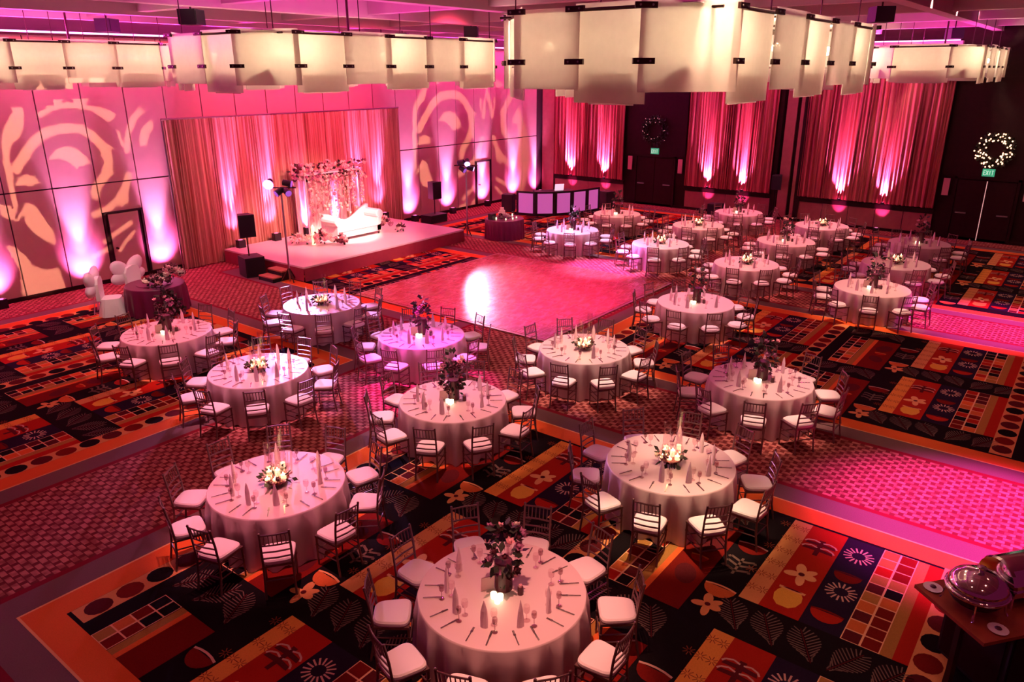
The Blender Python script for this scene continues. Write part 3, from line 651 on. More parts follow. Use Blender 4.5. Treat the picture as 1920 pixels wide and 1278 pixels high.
GS = [(0.36, [(8.4, 3.63), (8.69, 3.98), (9.04, 4.36), (9.42, 4.57), (9.86, 4.62), (10.27, 4.59), (10.57, 4.39), (10.77, 4.12), (10.9, 3.87), (10.9, 3.61), (10.8, 3.3), (10.61, 3.07), (10.42, 2.9), (10.35, 2.68)]), (0.2, [(9.28, 5.02), (9.63, 5.19), (10.04, 5.25), (10.45, 5.19), (10.74, 5.12)]), (0.3, [(10.25, 2.11), (10.59, 2.2), (10.96, 2.44), (11.25, 2.77), (11.43, 3.14)]), (0.25, [(11.51, 3.88), (11.61, 4.35), (11.87, 4.81), (12.22, 5.08), (12.57, 5.1)]), (0.35, [(12.05, 4.1), (12.17, 4.42), (12.41, 4.6), (12.63, 4.62)]), (0.2, [(10.39, 1.27), (10.77, 1.48), (11.26, 1.72)]), (0.16, [(10.77, 0.92), (11.03, 1.19), (11.32, 1.43)]), (0.22, [(10.0, 0.89), (10.28, 0.98), (10.53, 1.07)])]
def inpoly(x, y, p):
    r = False; j = len(p) - 1
    for i in range(len(p)):
        if (p[i][1] > y) != (p[j][1] > y) and x < (p[j][0] - p[i][0]) * (y - p[i][1]) / (p[j][1] - p[i][1]) + p[i][0]: r = not r
        j = i
    return r
def nearseg(x, y, p, w_):
    for (ax, ay), (bx, by) in zip(p, p[1:]):
        dx, dy = bx - ax, by - ay; t = max(0, min(1, ((x - ax) * dx + (y - ay) * dy) / (dx * dx + dy * dy)))
        if (x - ax - t * dx) ** 2 + (y - ay - t * dy) ** 2 < (w_ / 2) ** 2: return True
    return False
def gobo(label, src, ctr, R, fold, energy):
    """a lamp behind a thin steel plate with the leaf scroll cut through it; fold maps wall metres to pattern metres"""
    src = Vector(src); ax = (Vector((ctr[0], WY, ctr[1])) - src); D = ax.length; ax.normalize()
    t = thing('gobo_projector', label, 'projector', src, 0, 'pattern projectors under the ceiling')
    N = 160; b = B(); idx = {}
    def vert(i, j):
        if (i, j) not in idx:
            wx = ctr[0] + R * (2 * i / N - 1); wz = ctr[1] + R * (2 * j / N - 1)
            p = Vector((wx, WY, wz)) - src; p = p * (.35 / p.dot(ax)); idx[(i, j)] = len(b.v); b.v.append(tuple(p))
        return idx[(i, j)]
    for i in range(N):
        for j in range(N):
            wx = ctr[0] + R * (2 * (i + .5) / N - 1); wz = ctr[1] + R * (2 * (j + .5) / N - 1); x, z = fold(wx, wz)
            if any(inpoly(x, z, p) for p in GP) or any(nearseg(x, z, p, w_ * .72) for w_, p in GS): continue
            b.f.append((vert(i, j), vert(i + 1, j), vert(i + 1, j + 1), vert(i, j + 1))); b.mi.append(0)
    b.obj('gobo_plate', M_BLACK, t)
    qt = ax.to_track_quat('-Z', 'Y')
    h = B(); h.lathe([(.16, .02), (.16, .45)], 14, qt.to_matrix().to_4x4()); h.obj('housing', M_BLACK, t)
    B().tube([(0, 0, .1), (0, 0, 7.85 - src.z)], .02, 6).obj('hanger', M_DARKMETAL, t)
    o = spot('gobo_spot', src, src + ax, energy, C_GOBO, 2 * math.degrees(math.atan(R * .93 / D)), .12, .0006)
gobo('black pattern projector aimed at the left panelled wall', (5.2, 8.0, 7.2), (9.6, 3.0), 3.6, lambda x, z: (x, z), E_GOBO)
gobo('black pattern projector aimed at the panelled wall right of the stage', (17.4, 9.0, 7.2), (27.2, 2.9), 3.9, lambda x, z: (9.9 + (x - 26.2) * .72, z * .72 + .9) if x < 28.6 else (9.9 + (31.3 - x) * .72, z * .72 + .9), E_GOBO * .9)

# ================================================================ STAGE
H = .46
st = thing('stage', 'low white topped stage with burgundy skirt in front of the curtain', 'stage', (14.0, 18.9, 0))
B().box(0, 7.45, 0, 4.25, H - .05, H).obj('stage_deck', M_STAGEDECK, st)
def skirt(name, pts, h, m, parent, amp=.012, freq=60, drop=0):
    v = []; f = []; k = 0
    for (x0, y0), (x1, y1) in zip(pts, pts[1:]):
        L = math.hypot(x1 - x0, y1 - y0); n = max(2, int(L * 14)); nx, ny = (y1 - y0) / L, -(x1 - x0) / L
        for i in range(n + 1):
            u = i / n; w_ = amp * math.sin(u * L * freq * .25) * (1 + .5 * math.sin(7 * u)); x, y = x0 + (x1 - x0) * u, y0 + (y1 - y0) * u
            v += [(x + nx * .005, y + ny * .005, h), (x + nx * (.02 + w_), y + ny * (.02 + w_), .01 + drop)]
            if i: f.append((k - 2, k, k + 1, k - 1))
            k += 2
    b = B(); b.add(v, f); return b.obj(name, m, parent, smooth=True)
skirt('front_skirt', [(0, 0), (4.2, 0)], H - .05, M_SKIRT, st); skirt('front_skirt', [(4.2, 0), (7.45, 0)], H - .05, M_SKIRT, st, .02, 40)
skirt('side_skirt', [(0, 4.25), (0, 0)], H - .05, M_SKIRT, st); skirt('side_skirt', [(7.45, 0), (7.45, 4.25)], H - .05, M_SKIRT, st)
sc = thing('stage_curtain', 'champagne strand curtain hung on a pipe behind the stage', 'curtain', (12.6, 23.32, 0))
for i in range(8):
    put('drape_panel', drape_mesh('drape_panel', 10.0 / 8, 4.7, 10, .055, M_GOLD, 900 + i), sc, (10.0 / 8 * i, 0, .02))
B().tube([(-.05, .02, 4.74), (10.05, .02, 4.74)], .035, 8).obj('curtain_pipe', M_STEEL, sc)
for x in (0, 3.33, 6.67, 10.0): B().tube([(x, .1, 0), (x, .1, 4.74)], .025, 6).obj('upright_pipe', M_STEEL, sc)
for i, x in enumerate((14.5, 15.95, 17.3, 18.7, 20.1, 21.2)):
    t = uplight_can('stage_uplight', (x, 22.92, H), 0, 'dark box uplight on the stage floor, number %s from the left by the curtain' % ('one', 'two', 'three', 'four', 'five', 'six')[i], 1.0); t['group'] = 'uplights at the back of the stage'
    spot('curtain_spot', (x, 22.92, H + .33), (x, 23.28, 3.2), 3000, (1.0, .20, .78), 27, .9, .04); spot('curtain_spot_low', (x, 22.72, H + .3), (x, 23.28, H + 1.0), 260, (1.0, .16, .6), 56, 1.0, .05)
# white sofa
so = thing('sofa', 'white tufted loveseat with high curved ends in the middle of the stage', 'sofa', (18.08, 21.3, H))
B().box(-1.0, 1.0, -.42, .36, .12, .34).obj('seat_base', mat('sofa_front', (.75, .52, .54), .4, noise=.05), so)
B().box(-.82, .82, -.44, .25, .34, .46).obj('seat_cushion', M_WHITEFAB, so)
bk = B(); pr = []
for i in range(25):
    u = -1.05 + 2.1 * i / 24; pr.append((u, .72 + .16 * math.cos((u + 1.0) * 2.9) + .14 * max(0, u)))
v = []; f = []
for i, (u, h) in enumerate(pr): v += [(u, .28, .3), (u, .28, h), (u, .44, h + .02), (u, .46, .1)]
for i in range(24):
    a = 4 * i
    for k in range(3): f.append((a + k, a + k + 1, a + k + 5, a + k + 4))
    f.append((a + 3, a, a + 4, a + 7))
f += [(0, 1, 2, 3), (96, 99, 98, 97)]
bk.add(v, f); bk.obj('backrest', M_WHITEFAB, so, smooth=True)
for sg in (-1, 1):
    a = B(); a.box(min(sg * .82, sg * 1.04), max(sg * .82, sg * 1.04), -.42, .36, .14, .62)
    a.lathe([(.15, -.44), (.17, -.40), (.17, .34), (.15, .38)], 14, Matrix.Translation((sg * .96, 0, .68 + (.06 if sg > 0 else 0))) @ Matrix.Rotation(-PI / 2, 4, 'X')); a.obj('arm', M_WHITEFAB, so, smooth=False)
    for y in (-.36, .3): B().lathe([(.025, 0), (.045, .12)], 8, Matrix.Translation((sg * .92, y, 0))).obj('leg', M_DARKMETAL, so)
# flower wall
q = random.Random(5)
fw = thing('flower_arch', 'tall flower canopy with hanging blossom strands behind the white sofa', 'flower arch', (16.85, 22.5, H))
for x in (0.0, 2.45):
    for y in (-.3, .3): B().tube([(x, y, 0), (x, y, 2.25)], .03, 6).obj('post', M_WHITEFAB, fw)
B().box(-.05, 2.5, -.33, .33, 2.22, 2.27).obj('canopy_frame', M_WHITEFAB, fw)
lf = B()
for i in range(26): leaf_cluster(lf, (2.45 * i / 25, 0, 2.3 + .08 * math.sin(i)), (.2, .42, .22), 7, q, .14)
o = lf.obj('foliage', M_LEAF, fw); o['kind'] = 'stuff'
for i in range(170):
    o = put('blossom', BLOS[q.choice(['cream', 'blush', 'blush', 'cream', 'cream', 'mauve', 'wine'])], fw, (q.uniform(-.2, 2.65), q.uniform(-.55, .3), 2.26 + q.uniform(-.32, .30)))
    o.scale = (q.uniform(1.6, 2.7),) * 3; o.rotation_euler = (q.uniform(-1.6, 0), q.uniform(-.6, .6), q.uniform(0, 6))
for i in range(13):
    x = .05 + 2.35 * i / 12; g = B(); gl = q.uniform(1.2, 2.1); g.tube([(0, 0, 0), (.02, 0, -gl * .5), (0, 0, -gl)], .008, 4)
    go = g.obj('garland', M_LEAF, fw, (x, -.34 + q.uniform(-.08, .1), 2.22))
    for k in range(int(gl / .13)):
        o = put('blossom', BLOS[q.choice(['cream', 'cream', 'cream', 'blush'])], go, (q.uniform(-.06, .06), q.uniform(-.10, -.02), -.1 - k * .13)); o.scale = (q.uniform(1.3, 2.0),) * 3; o.rotation_euler = (-1.2, q.uniform(-.5, .5), q.uniform(0, 6))
bc = thing('backdrop_cloth', 'pale sheer cloth hanging behind the flower canopy', 'cloth', (16.95, 22.97, H)); put('cloth_panel', drape_mesh('cloth_panel', 2.3, 2.2, 14, .03, mat('sheer_blush', (.80, .62, .56), .7, noise=.06), 77), bc)
def arrangement(name, label, loc, R, n, keys, seed, group=None, h=.35, sc=1.6):
    q = random.Random(seed); t = thing(name, label, 'flowers', loc, 0, group); b = B()
    leaf_cluster(b, (0, 0, h * .62), (R, R, h * .5), 22, q, .10); o = b.obj('foliage', M_LEAF, t); o['kind'] = 'stuff'
    for i in range(n):
        a = q.uniform(0, 2 * PI); rr = R * math.sqrt(q.random()); o = put('blossom', BLOS[q.choice(keys)], t, (rr * math.cos(a), rr * math.sin(a), .06 + h * (1 - (rr / R) ** 2 * .7) * q.uniform(.6, 1.05)))
        o.scale = (sc * q.uniform(1.0, 1.6),) * 3; o.rotation_euler = (q.uniform(-.9, .2), q.uniform(-.5, .5), q.uniform(0, 6))
    return t
arrangement('flower_arrangement', 'low mound of pale and dark flowers on stage left of the sofa', (16.45, 20.95, H), .36, 26, ['cream', 'blush', 'cream', 'wine'], 1, None, .45, 1.9)
arrangement('flower_arrangement', 'mound of pale flowers at the front left of the sofa', (16.85, 20.55, H), .24, 16, ['cream', 'blush', 'wine'], 2, None, .3, 1.7)
arrangement('flower_arrangement', 'loose dark and pale flowers on stage right of the sofa', (19.35, 20.95, H), .30, 20, ['cream', 'wine', 'mauve', 'blush'], 3, None, .55, 1.7)
arrangement('flower_arrangement', 'small dark flower bunch at the far right of the sofa', (19.75, 20.6, H), .18, 10, ['wine', 'cream'], 4, None, .25, 1.5)
arrangement('flower_arrangement', 'pale yellow flower heap on stage behind the left mound', (16.1, 21.75, H), .36, 18, ['cream'], 5, None, .3, 1.9)
for i, (x, y, h, c) in enumerate(((16.3, 21.3, .62, 'tall cream pillar candle left of the sofa'), (19.05, 21.75, .75, 'cream pillar candle right behind the sofa'), (19.6, 21.5, .5, 'short cream pillar candle by the right stage flowers'))):
    t = thing('pillar_candle', c, 'candle', (x, y, H)); B().lathe([(.06, 0), (.06, h)], 10).obj('wax', M_WAX, t); B().sphere((0, 0, h + .03), .02, 6, 4, 1.8).obj('flame', M_FLAME, t)
# loudspeakers
def speaker(x, y, z0, z1, wd, rz, label, sub=None):
    t = thing('loudspeaker', label, 'loudspeaker', (x, y, 0 if sub is None else sub), rz, 'loudspeakers on poles')
    b = B(); b.prism([(-wd / 2, -.2), (wd / 2, -.2), (wd * .34, .22), (-wd * .34, .22)], z0, z1); b.obj('cabinet', M_BLACK, t)
    B().box(-wd / 2 + .03, wd / 2 - .03, -.215, -.2, z0 + .04, z1 - .04).obj('grille', M_GRILLE, t)
    B().tube([(0, 0, .0), (0, 0, z0)], .022, 8).obj('pole', M_DARKMETAL, t); return t
def subwoofer(x, y, a, b_, h, rz, label):
    t = thing('subwoofer', label, 'loudspeaker', (x, y, 0), rz); B().box(-a / 2, a / 2, -b_ / 2, b_ / 2, 0, h).obj('cabinet', M_BLACK, t)
    B().box(-a / 2 + .04, a / 2 - .04, -b_ / 2 - .014, -b_ / 2, .05, h - .05).obj('grille', M_GRILLE, t); return t
subwoofer(13.55, 20.95, .62, .66, .62, -.25, 'black subwoofer box on the carpet left of the stage steps')
speaker(13.52, 21.0, .62, 1.32, .50, -.35, 'black loudspeaker on a pole above the subwoofer left of the stage', .62)
subwoofer(23.7, 22.55, 1.0, .6, .34, 0, 'flat black case on the floor behind the right end of the stage')
speaker(23.75, 22.55, .65, 1.37, .48, -.1, 'black loudspeaker on a pole right of the stage by the wall', .34)
t = speaker(32.72, 11.0, 1.35, 1.95, .42, -1.4, 'small black loudspeaker on a stand before the dark pillars')
for k in range(3):
    a = 2 * PI * k / 3 + .4; B().tube([(0, 0, .55), (.42 * math.cos(a), .42 * math.sin(a), .02)], .016, 6).obj('leg', M_DARKMETAL, t)
subwoofer(32.6, 13.6, .6, .5, .5, -1.5, 'black subwoofer on the floor under the middle far drape')
# steps
sp = thing('stage_steps', 'two tread wooden step unit leaning at the left side of the stage', 'steps', (13.30, 19.55, 0))
for k in range(2):
    B().box(.34 * k, .34 * k + .34, 0, .72, .15 * k + .12, .15 * k + .16).obj('tread', M_STEPWOOD, sp)
    B().box(.34 * k + .02, .34 * k + .05, .02, .70, .0 + .15 * k * .0, .15 * k + .12).obj('riser', M_BLACK, sp)
for y in (0.0, .70): B().prism([(0, 0), (.68, 0), (.68, .27), (.34, .27), (.34, .12), (0, .12)], 0, .02, Matrix.Translation((0, y + .02, 0)) @ Matrix.Rotation(PI / 2, 4, 'X')).obj('side_board', M_BLACK, sp)
# light trees
vdir = Vector((.79, .61, 0)); vright = Vector((.61, -.79, 0))
def head(parent, loc, aim, m, big=1.0):
    qt = Vector(aim).to_track_quat('-Z', 'Y').to_matrix().to_4x4(); M = Matrix.Translation(loc) @ qt
    h = B().lathe([(.05, .18), (.09, .16), (.10, -.06), (.11, -.08)], 12, M).obj('lamp_head', M_BLACK, parent)
    B().lathe([(.095 * big, -.095), (.095 * big, -.085)], 14, M).obj('lens', m, h); return h
def tree(x, y, h, label, heads):
    t = thing('light_tree', label, 'light stand', (x, y, 0), 0, 'light trees beside the stage')
    B().tube([(0, 0, 0.02), (0, 0, h)], .03, 8).obj('pole', M_STEEL, t)
    for k in range(3):
        a = 2 * PI * k / 3 + .3; B().tube([(0, 0, .45), (.27 * math.cos(a), .27 * math.sin(a), .02)], .018, 6).obj('leg', M_DARKMETAL, t)
    p = vright * .45; B().tube([-p + Vector((0, 0, h)), p + Vector((0, 0, h))], .022, 6).obj('crossbar', M_DARKMETAL, t)
    for off, dz, aim, m, b in heads: head(t, vright * off + Vector((0, 0, h + dz)) - vdir * .12, aim, m, b)
    return t
M_OFFLENS = mat('dim_violet_lens', (.25, .1, .5), .3, noise=.05, emit=.5, ecol=(.5, .15, 1))
tree(13.75, 19.3, 2.88, 'tall light stand in front of the stage with one blazing violet lamp', [(-.30, .14, (-.75, -.6, -.30), M_LENS, 1.6), (.28, .14, (.6, -.8, -.2), M_OFFLENS, 1), (.22, -.12, (-.2, -.9, -.3), M_OFFLENS, 1), (-.05, -.12, (-.9, .1, -.5), M_OFFLENS, 1)])
tree(22.35, 19.5, 2.72, 'tall light stand behind the stage corner with pale violet lamps', [(-.20, .12, (-.2, .9, -.2), M_OFFLENS, 1), (.06, .12, (-.62, -.55, -.52), M_LENS2, 1.1), (.22, -.10, (.55, -.8, -.3), M_LENS2, .8), (-.1, -.14, (.1, -.9, -.5), M_OFFLENS, 1)])
spot('tree_spot', (13.4, 19.25, 3.0), (11.2, 14.5, .8), E_LAV, C_LAV, 30, .6, .08)
spot('tree_spot', (13.4, 19.0, 2.7), (8.0, 12.5, .8), E_LAV * .8, C_LAV, 30, .7, .08)
spot('tree_spot', (13.4, 19.0, 2.9), (11.0, 10.9, .8), E_LAV * 1.1, C_LAV, 20, .7, .08)
spot('tree_spot', (22.3, 19.2, 2.85), (22.4, 14.8, .9), E_LAV * .8, C_LAV, 24, .6, .08)
spot('tree_spot', (22.3, 19.2, 2.85), (22.3, 12.0, .6), E_LAV * .9, C_LAV, 20, .6, .08)

# ================================================================ CAKE TABLE, BOOTH, SWEETHEART TABLE
def cloth_mesh(name, R, h, folds, amp, m, seed, top=True, nseg=None):
    q = random.Random(seed); n = nseg or folds * 6; v = []; f = []; rows = ((.0, 1.0, 0), (.03, 1.012, .05), (.25, 1.02, .55), (.6, 1.03, .75), (.985, 1.035, 1.0))
    ph = [q.uniform(-.7, .7) for _ in range(folds)]; am = [q.uniform(.35, 1.2) for _ in range(folds)]
    for (t_, rr, aa) in rows:
        for k in range(n):
            a = 2 * PI * k / n; u = folds * k / n; i = int(u) % folds
            r = R * rr + amp * aa * am[i] * math.sin(2 * PI * u + ph[i] * math.sin(PI * (u % 1)))
            v.append((r * math.cos(a), r * math.sin(a), h * (1 - t_)))
    for j in range(len(rows) - 1):
        for k in range(n):
            k2 = (k + 1) % n; f.append((j * n + k, (j + 1) * n + k, (j + 1) * n + k2, j * n + k2))
    b = B(); b.add(v, f)
    if top: b.f.append(tuple(range(n))); b.mi.append(0)
    me = b.mesh(name, m); me.polygons.foreach_set('use_smooth', [i < len(f) for i in range(len(me.polygons))]); return me
CT = (22.95, 18.1)
t = thing('cake_table', 'round cake table in plum satin cloth right of the stage', 'table', (*CT, 0)); put('tablecloth', cloth_mesh('tablecloth', .74, .76, 26, .035, M_PLUM, 8), t); B().lathe([(.72, .70), (.72, .74)], 30).obj('table_top', M_DARKWOOD, t)
ck = thing('cake', 'small pale tiered cake on the plum round table', 'cake', (CT[0] + .1, CT[1] + .2, .76))
for r, a, b_ in ((.17, .06, .17), (.12, .17, .28), (.075, .28, .38)): B().lathe([(r, a), (r, b_)], 16).obj('cake_tier', M_CREAM, ck)
B().lathe([(.12, 0), (.05, .02), (.05, .04), (.2, .05), (.2, .06)], 14).obj('cake_stand', M_CHINA, ck)
for i, (dx, dy, h, nm) in enumerate(((-.45, .05, .16, 'leftmost'), (-.3, -.3, .1, 'front left'), (-.02, -.42, .12, 'front middle'), (.3, -.35, .09, 'front right'), (.5, .0, .18, 'rightmost'), (-.15, .45, .14, 'rear'))):
    g = thing('candle_glass', 'small candle glass on the cake table, %s' % nm, 'candle', (CT[0] + dx, CT[1] + dy, .76), 0, 'candle glasses on the cake table'); B().lathe([(.035, 0), (.035, h)], 10).obj('glass', M_GLASS, g); B().lathe([(.026, .005), (.026, h * .6)], 8).obj('wax', M_VOTIVE, g)
arrangement('flower_arrangement', 'dark flowers lying around the cake on the plum table', (CT[0] - .15, CT[1] - .08, .76), .22, 12, ['wine', 'cream', 'mauve'], 12, None, .16, 1.2)
o = thing('photo_box', 'black box on the left edge of the plum cake table', 'box', (CT[0] - .52, CT[1] + .2, .765)); B().box(-.12, .12, -.1, .1, 0, .2).obj('box_body', M_BLACK, o); B().box(-.125, .125, -.105, .105, .2, .22).obj('lid', M_BLACK, o)
# booth
BP = [(27.2, 20.75), (27.4, 19.86), (27.98, 19.2), (28.72, 18.78), (29.56, 18.52), (30.4, 18.38)]
bo = thing('dj_booth', 'curved black booth front with five glowing lavender panels', 'booth', (*BP[2], 0))
for (x0, y0), (x1, y1) in zip(BP, BP[1:]):
    L = math.hypot(x1 - x0, y1 - y0); a = math.atan2(y1 - y0, x1 - x0); M_ = TR(x0 - BP[2][0], y0 - BP[2][1], 0, a)
    b = B(); b.box(0, .10, -.03, .03, 0, 1.08, M_); b.box(L - .10, L, -.03, .03, 0, 1.08, M_); b.box(.1, L - .1, -.03, .03, 0, .12, M_); b.box(.1, L - .1, -.03, .03, 1.0, 1.08, M_)
    fo = b.obj('panel_frame', M_BLACK, bo); B().box(.10, L - .10, -.012, .012, .12, 1.0, M_).obj('lit_panel', M_LAVLIT, fo)
dk = thing('dj_table', 'black table behind the glowing lavender booth', 'table', (28.9, 19.9, 0), -.55); B().box(-.9, .9, -.35, .35, .92, .97).obj('table_top', M_BLACK, dk)
for sx in (-.8, .8):
    for sy in (-.28, .28): B().tube([(sx, sy, 0), (sx, sy, .92)], .02, 6).obj('leg', M_DARKMETAL, dk)
lp = thing('laptop', 'open laptop with pale lit lid behind the lavender booth', 'laptop', (29.0, 19.75, .97), -.55 + PI); B().box(-.2, .2, -.14, .14, 0, .02).obj('keyboard_base', M_STEEL, lp); B().box(-.22, .22, -.01, .01, 0, .30, TR(0, .14, .02) @ Matrix.Rotation(-.2, 4, 'X')).obj('screen', mat('lit_lid', (.8, .7, .8), .4, noise=.02, emit=.8, ecol=(1, .7, .85)), lp)
subwoofer(31.3, 18.5, .55, .55, .78, -.3, 'black case standing right of the lavender booth')
subwoofer(27.7, 21.6, .5, .5, .8, .3, 'black case standing left of the lavender booth')
# sweetheart table
SW = (9.70, 19.65)
t = thing('sweetheart_table', 'round sweetheart table in swagged plum satin near the panelled wall', 'table', (*SW, 0)); put('tablecloth', cloth_mesh('tablecloth', .74, .76, 15, .075, M_PLUM, 21), t); B().lathe([(.72, .70), (.72, .74)], 30).obj('table_top', M_DARKWOOD, t)
put('table_runner', cloth_mesh('table_runner', .755, .775, 15, .075, M_PLUM, 21), t).scale = (.6, .6, 1.0)
arrangement('flower_arrangement', 'lavish white and dark flower mound on the sweetheart table, right end', (SW[0] + .45, SW[1] - .12, .775), .28, 26, ['cream', 'cream', 'wine', 'blush'], 31, None, .34, 2.0)
arrangement('flower_arrangement', 'white and dark flowers on the sweetheart table, left end', (SW[0] - .2, SW[1] - .45, .775), .24, 20, ['cream', 'blush', 'wine'], 32, None, .24, 1.8)
arrangement('flower_arrangement', 'flower tuft in the middle of the sweetheart table', (SW[0] + .12, SW[1] - .25, .775), .2, 16, ['cream', 'wine', 'wine'], 33, None, .24, 1.6)
gq = random.Random(9); ga = thing('flower_garland', 'dark floral garland trailing down the front of the plum sweetheart cloth', 'garland', (SW[0] - .08, SW[1] - .80, .0)); gb = B()
for k in range(10): leaf_cluster(gb, (0.03 * k - .1, -.06 - .02 * k, .74 - .065 * k), (.13, .1, .07), 14, gq, .1)
o = gb.obj('foliage', M_LEAF, ga); o['kind'] = 'stuff'
for k in range(16):
    o = put('blossom', BLOS[gq.choice(['wine', 'mauve', 'cream', 'wine'])], ga, (.03 * k * .6 - .1 + gq.uniform(-.1, .1), -.14 - .012 * k, .74 - .04 * k)); o.scale = (1.3,) * 3; o.rotation_euler = (1.2, 0, gq.uniform(0, 6))
def tulle_chair(x, y, rz, label):
    t = thing('covered_chair', label, 'chair', (x, y, 0), rz, 'white covered chairs at the sweetheart table')
    v = []; f = []; n = 24
    sup = lambda a, r: (r * math.copysign(abs(math.cos(a)) ** .6, math.cos(a)), r * math.copysign(abs(math.sin(a)) ** .6, math.sin(a)))
    for r, z in ((.33, .01), (.29, .3), (.25, .48)):
        for k in range(n):
            px_, py_ = sup(2 * PI * k / n, r + (.02 * math.sin(5 * k) if z < .2 else 0)); v.append((px_, py_, z))
    for j in range(2):
        for k in range(n): k2 = (k + 1) % n; f.append((j * n + k, j * n + k2, (j + 1) * n + k2, (j + 1) * n + k))
    f.append(tuple(2 * n + k for k in range(n))); b = B(); b.add(v, f); b.obj('seat_cover', M_COVER, t, smooth=False)
    b = B(); b.prism([(-.25, 0), (.25, 0), (.27, .45), (.2, .58), (0, .62), (-.2, .58), (-.27, .45)], -.05, .05, Matrix.Translation((0, -.25, .45)) @ Matrix.Rotation(PI / 2, 4, 'X')); b.obj('back_cover', M_COVER, t)
    for sg in (-1, 1):
        for (du, dz, ru, rv, rw, tl) in ((.27, .16, .36, .12, .22, .55), (.30, -.08, .34, .12, .18, .0)):
            b = B(); b.sphere((0, 0, 0), 1.0, 14, 9, 1.0, Matrix.Translation((sg * du, -.38, .84 + dz)) @ Matrix.Rotation(-sg * tl, 4, 'Y') @ Matrix.Diagonal((ru, rv, rw, 1))); b.obj('bow_loop', M_TULLE, t, smooth=True)
        b = B(); b.add([(0, -.33, .78), (sg * .08, -.34, .78), (sg * .34, -.40, .12), (sg * .16, -.42, .08)], [(0, 1, 2, 3)]); b.obj('bow_tail', M_TULLE, t)
    B().sphere((0, -.36, .82), .06, 8, 5).obj('bow_knot', M_TULLE, t)
tulle_chair(8.80, 20.30, -2.2, 'white covered chair with big tulle bow, left behind the sweetheart table')
tulle_chair(9.85, 20.72, -2.75, 'white covered chair with big tulle bow, right behind the sweetheart table')

# ================================================================ BANQUET TABLES, CHAIRS AND TABLEWARE
def chair_near():
    t = link(bpy.data.objects.new('chiavari_chair', None)); t.empty_display_size = .1
    v = []; f = []; n = 28
    def se(a, rx, ry): return (rx * math.copysign(abs(math.cos(a)) ** .45, math.cos(a)), ry * math.copysign(abs(math.sin(a)) ** .45, math.sin(a)))
    for r, z in ((.96, .455), (1.0, .475), (.99, .50), (.90, .515)):
        for k in range(n):
            x, y = se(2 * PI * k / n, .205 * r, .205 * r); x *= 1.0 + .10 * (y / .2); v.append((x, y, z))
    for j in range(3):
        for k in range(n): k2 = (k + 1) % n; f.append((j * n + k, j * n + k2, (j + 1) * n + k2, (j + 1) * n + k))
    f.append(tuple(3 * n + k for k in range(n))); f.append(tuple(reversed(range(n))))
    b = B(); b.add(v, f); b.obj('seat_cushion', M_CUSHION, t, smooth=False)
    b = B(); b.prism([(-.185, -.2), (.185, -.2), (.215, .2), (-.215, .2)], .425, .455); b.obj('seat_frame', M_CHAIR, t)
    for sg in (-1, 1):
        b = B(); b.tube([(sg * .195, .19, .43), (sg * .195, .195, .22), (sg * .19, .20, 0)], .016, 7, None, .011); b.lathe([(.02, 0), (.02, .02)], 7, Matrix.Translation((sg * .195, .193, .3))); b.obj('leg', M_CHAIR, t)
        b = B(); b.tube([(sg * .18, -.24, 0), (sg * .175, -.20, .25), (sg * .172, -.19, .45), (sg * .172, -.215, .7), (sg * .17, -.255, .93)], .0145, 7); b.sphere((sg * .17, -.257, .94), .018, 6, 4); b.obj('back_post', M_CHAIR, t)
        b = B(); b.tube([(sg * .193, .19, .20), (sg * .177, -.20, .22)], .009, 5); b.tube([(sg * .193, .19, .30), (sg * .175, -.20, .31)], .009, 5); o = b.obj('side_stretcher', M_CHAIR, t)
    for z, y in ((.915, -.252), (.755, -.224), (.655, -.21), (.565, -.203)):
        B().tube([(-.17, y, z), (0, y - .015, z), (.17, y, z)], .011, 6).obj('back_rail', M_CHAIR, t)
    b = B()
    for k in range(6): x = -.122 + .049 * k; b.tube([(x, -.235, .76), (x, -.263, .91)], .007, 5)
    o = b.obj('spindle_row', M_CHAIR, t); o['kind'] = 'stuff'
    B().tube([(-.195, .195, .24), (.195, .195, .24)], .009, 5).obj('front_stretcher', M_CHAIR, t)
    B().tube([(-.175, -.205, .24), (.175, -.205, .24)], .009, 5).obj('rear_stretcher', M_CHAIR, t)
    return t
def chair_far():
    t = link(bpy.data.objects.new('chiavari_chair', None)); t.empty_display_size = .1
    b = B(); b.lathe([(.20, .455), (.215, .475), (.19, .515)], 12); b.obj('seat_cushion', M_CUSHION, t)
    b = B(); b.prism([(-.185, -.2), (.185, -.2), (.215, .2), (-.215, .2)], .425, .455); b.tube([(-.19, .19, .24), (.19, .19, .24)], .01, 4); b.tube([(-.18, -.2, .22), (-.19, .19, .22)], .01, 4); b.tube([(.18, -.2, .22), (.19, .19, .22)], .01, 4); b.obj('seat_frame', M_CHAIR, t)
    b = B()
    for sg in (-1, 1): b.tube([(sg * .172, -.19, .45), (sg * .17, -.255, .94)], .016, 5)
    for z, y in ((.915, -.252), (.755, -.224), (.655, -.21), (.565, -.203)): b.tube([(-.17, y, z), (.17, y, z)], .011, 4)
    for k in range(5): x = -.12 + .06 * k; b.tube([(x, -.235, .76), (x, -.263, .91)], .007, 4)
    b.obj('backrest', M_CHAIR, t)
    for sg in (-1, 1):
        B().tube([(sg * .195, .19, .43), (sg * .19, .20, 0)], .016, 5).obj('leg', M_CHAIR, t); B().tube([(sg * .18, -.24, 0), (sg * .172, -.19, .45)], .016, 5).obj('leg', M_CHAIR, t)
    return t
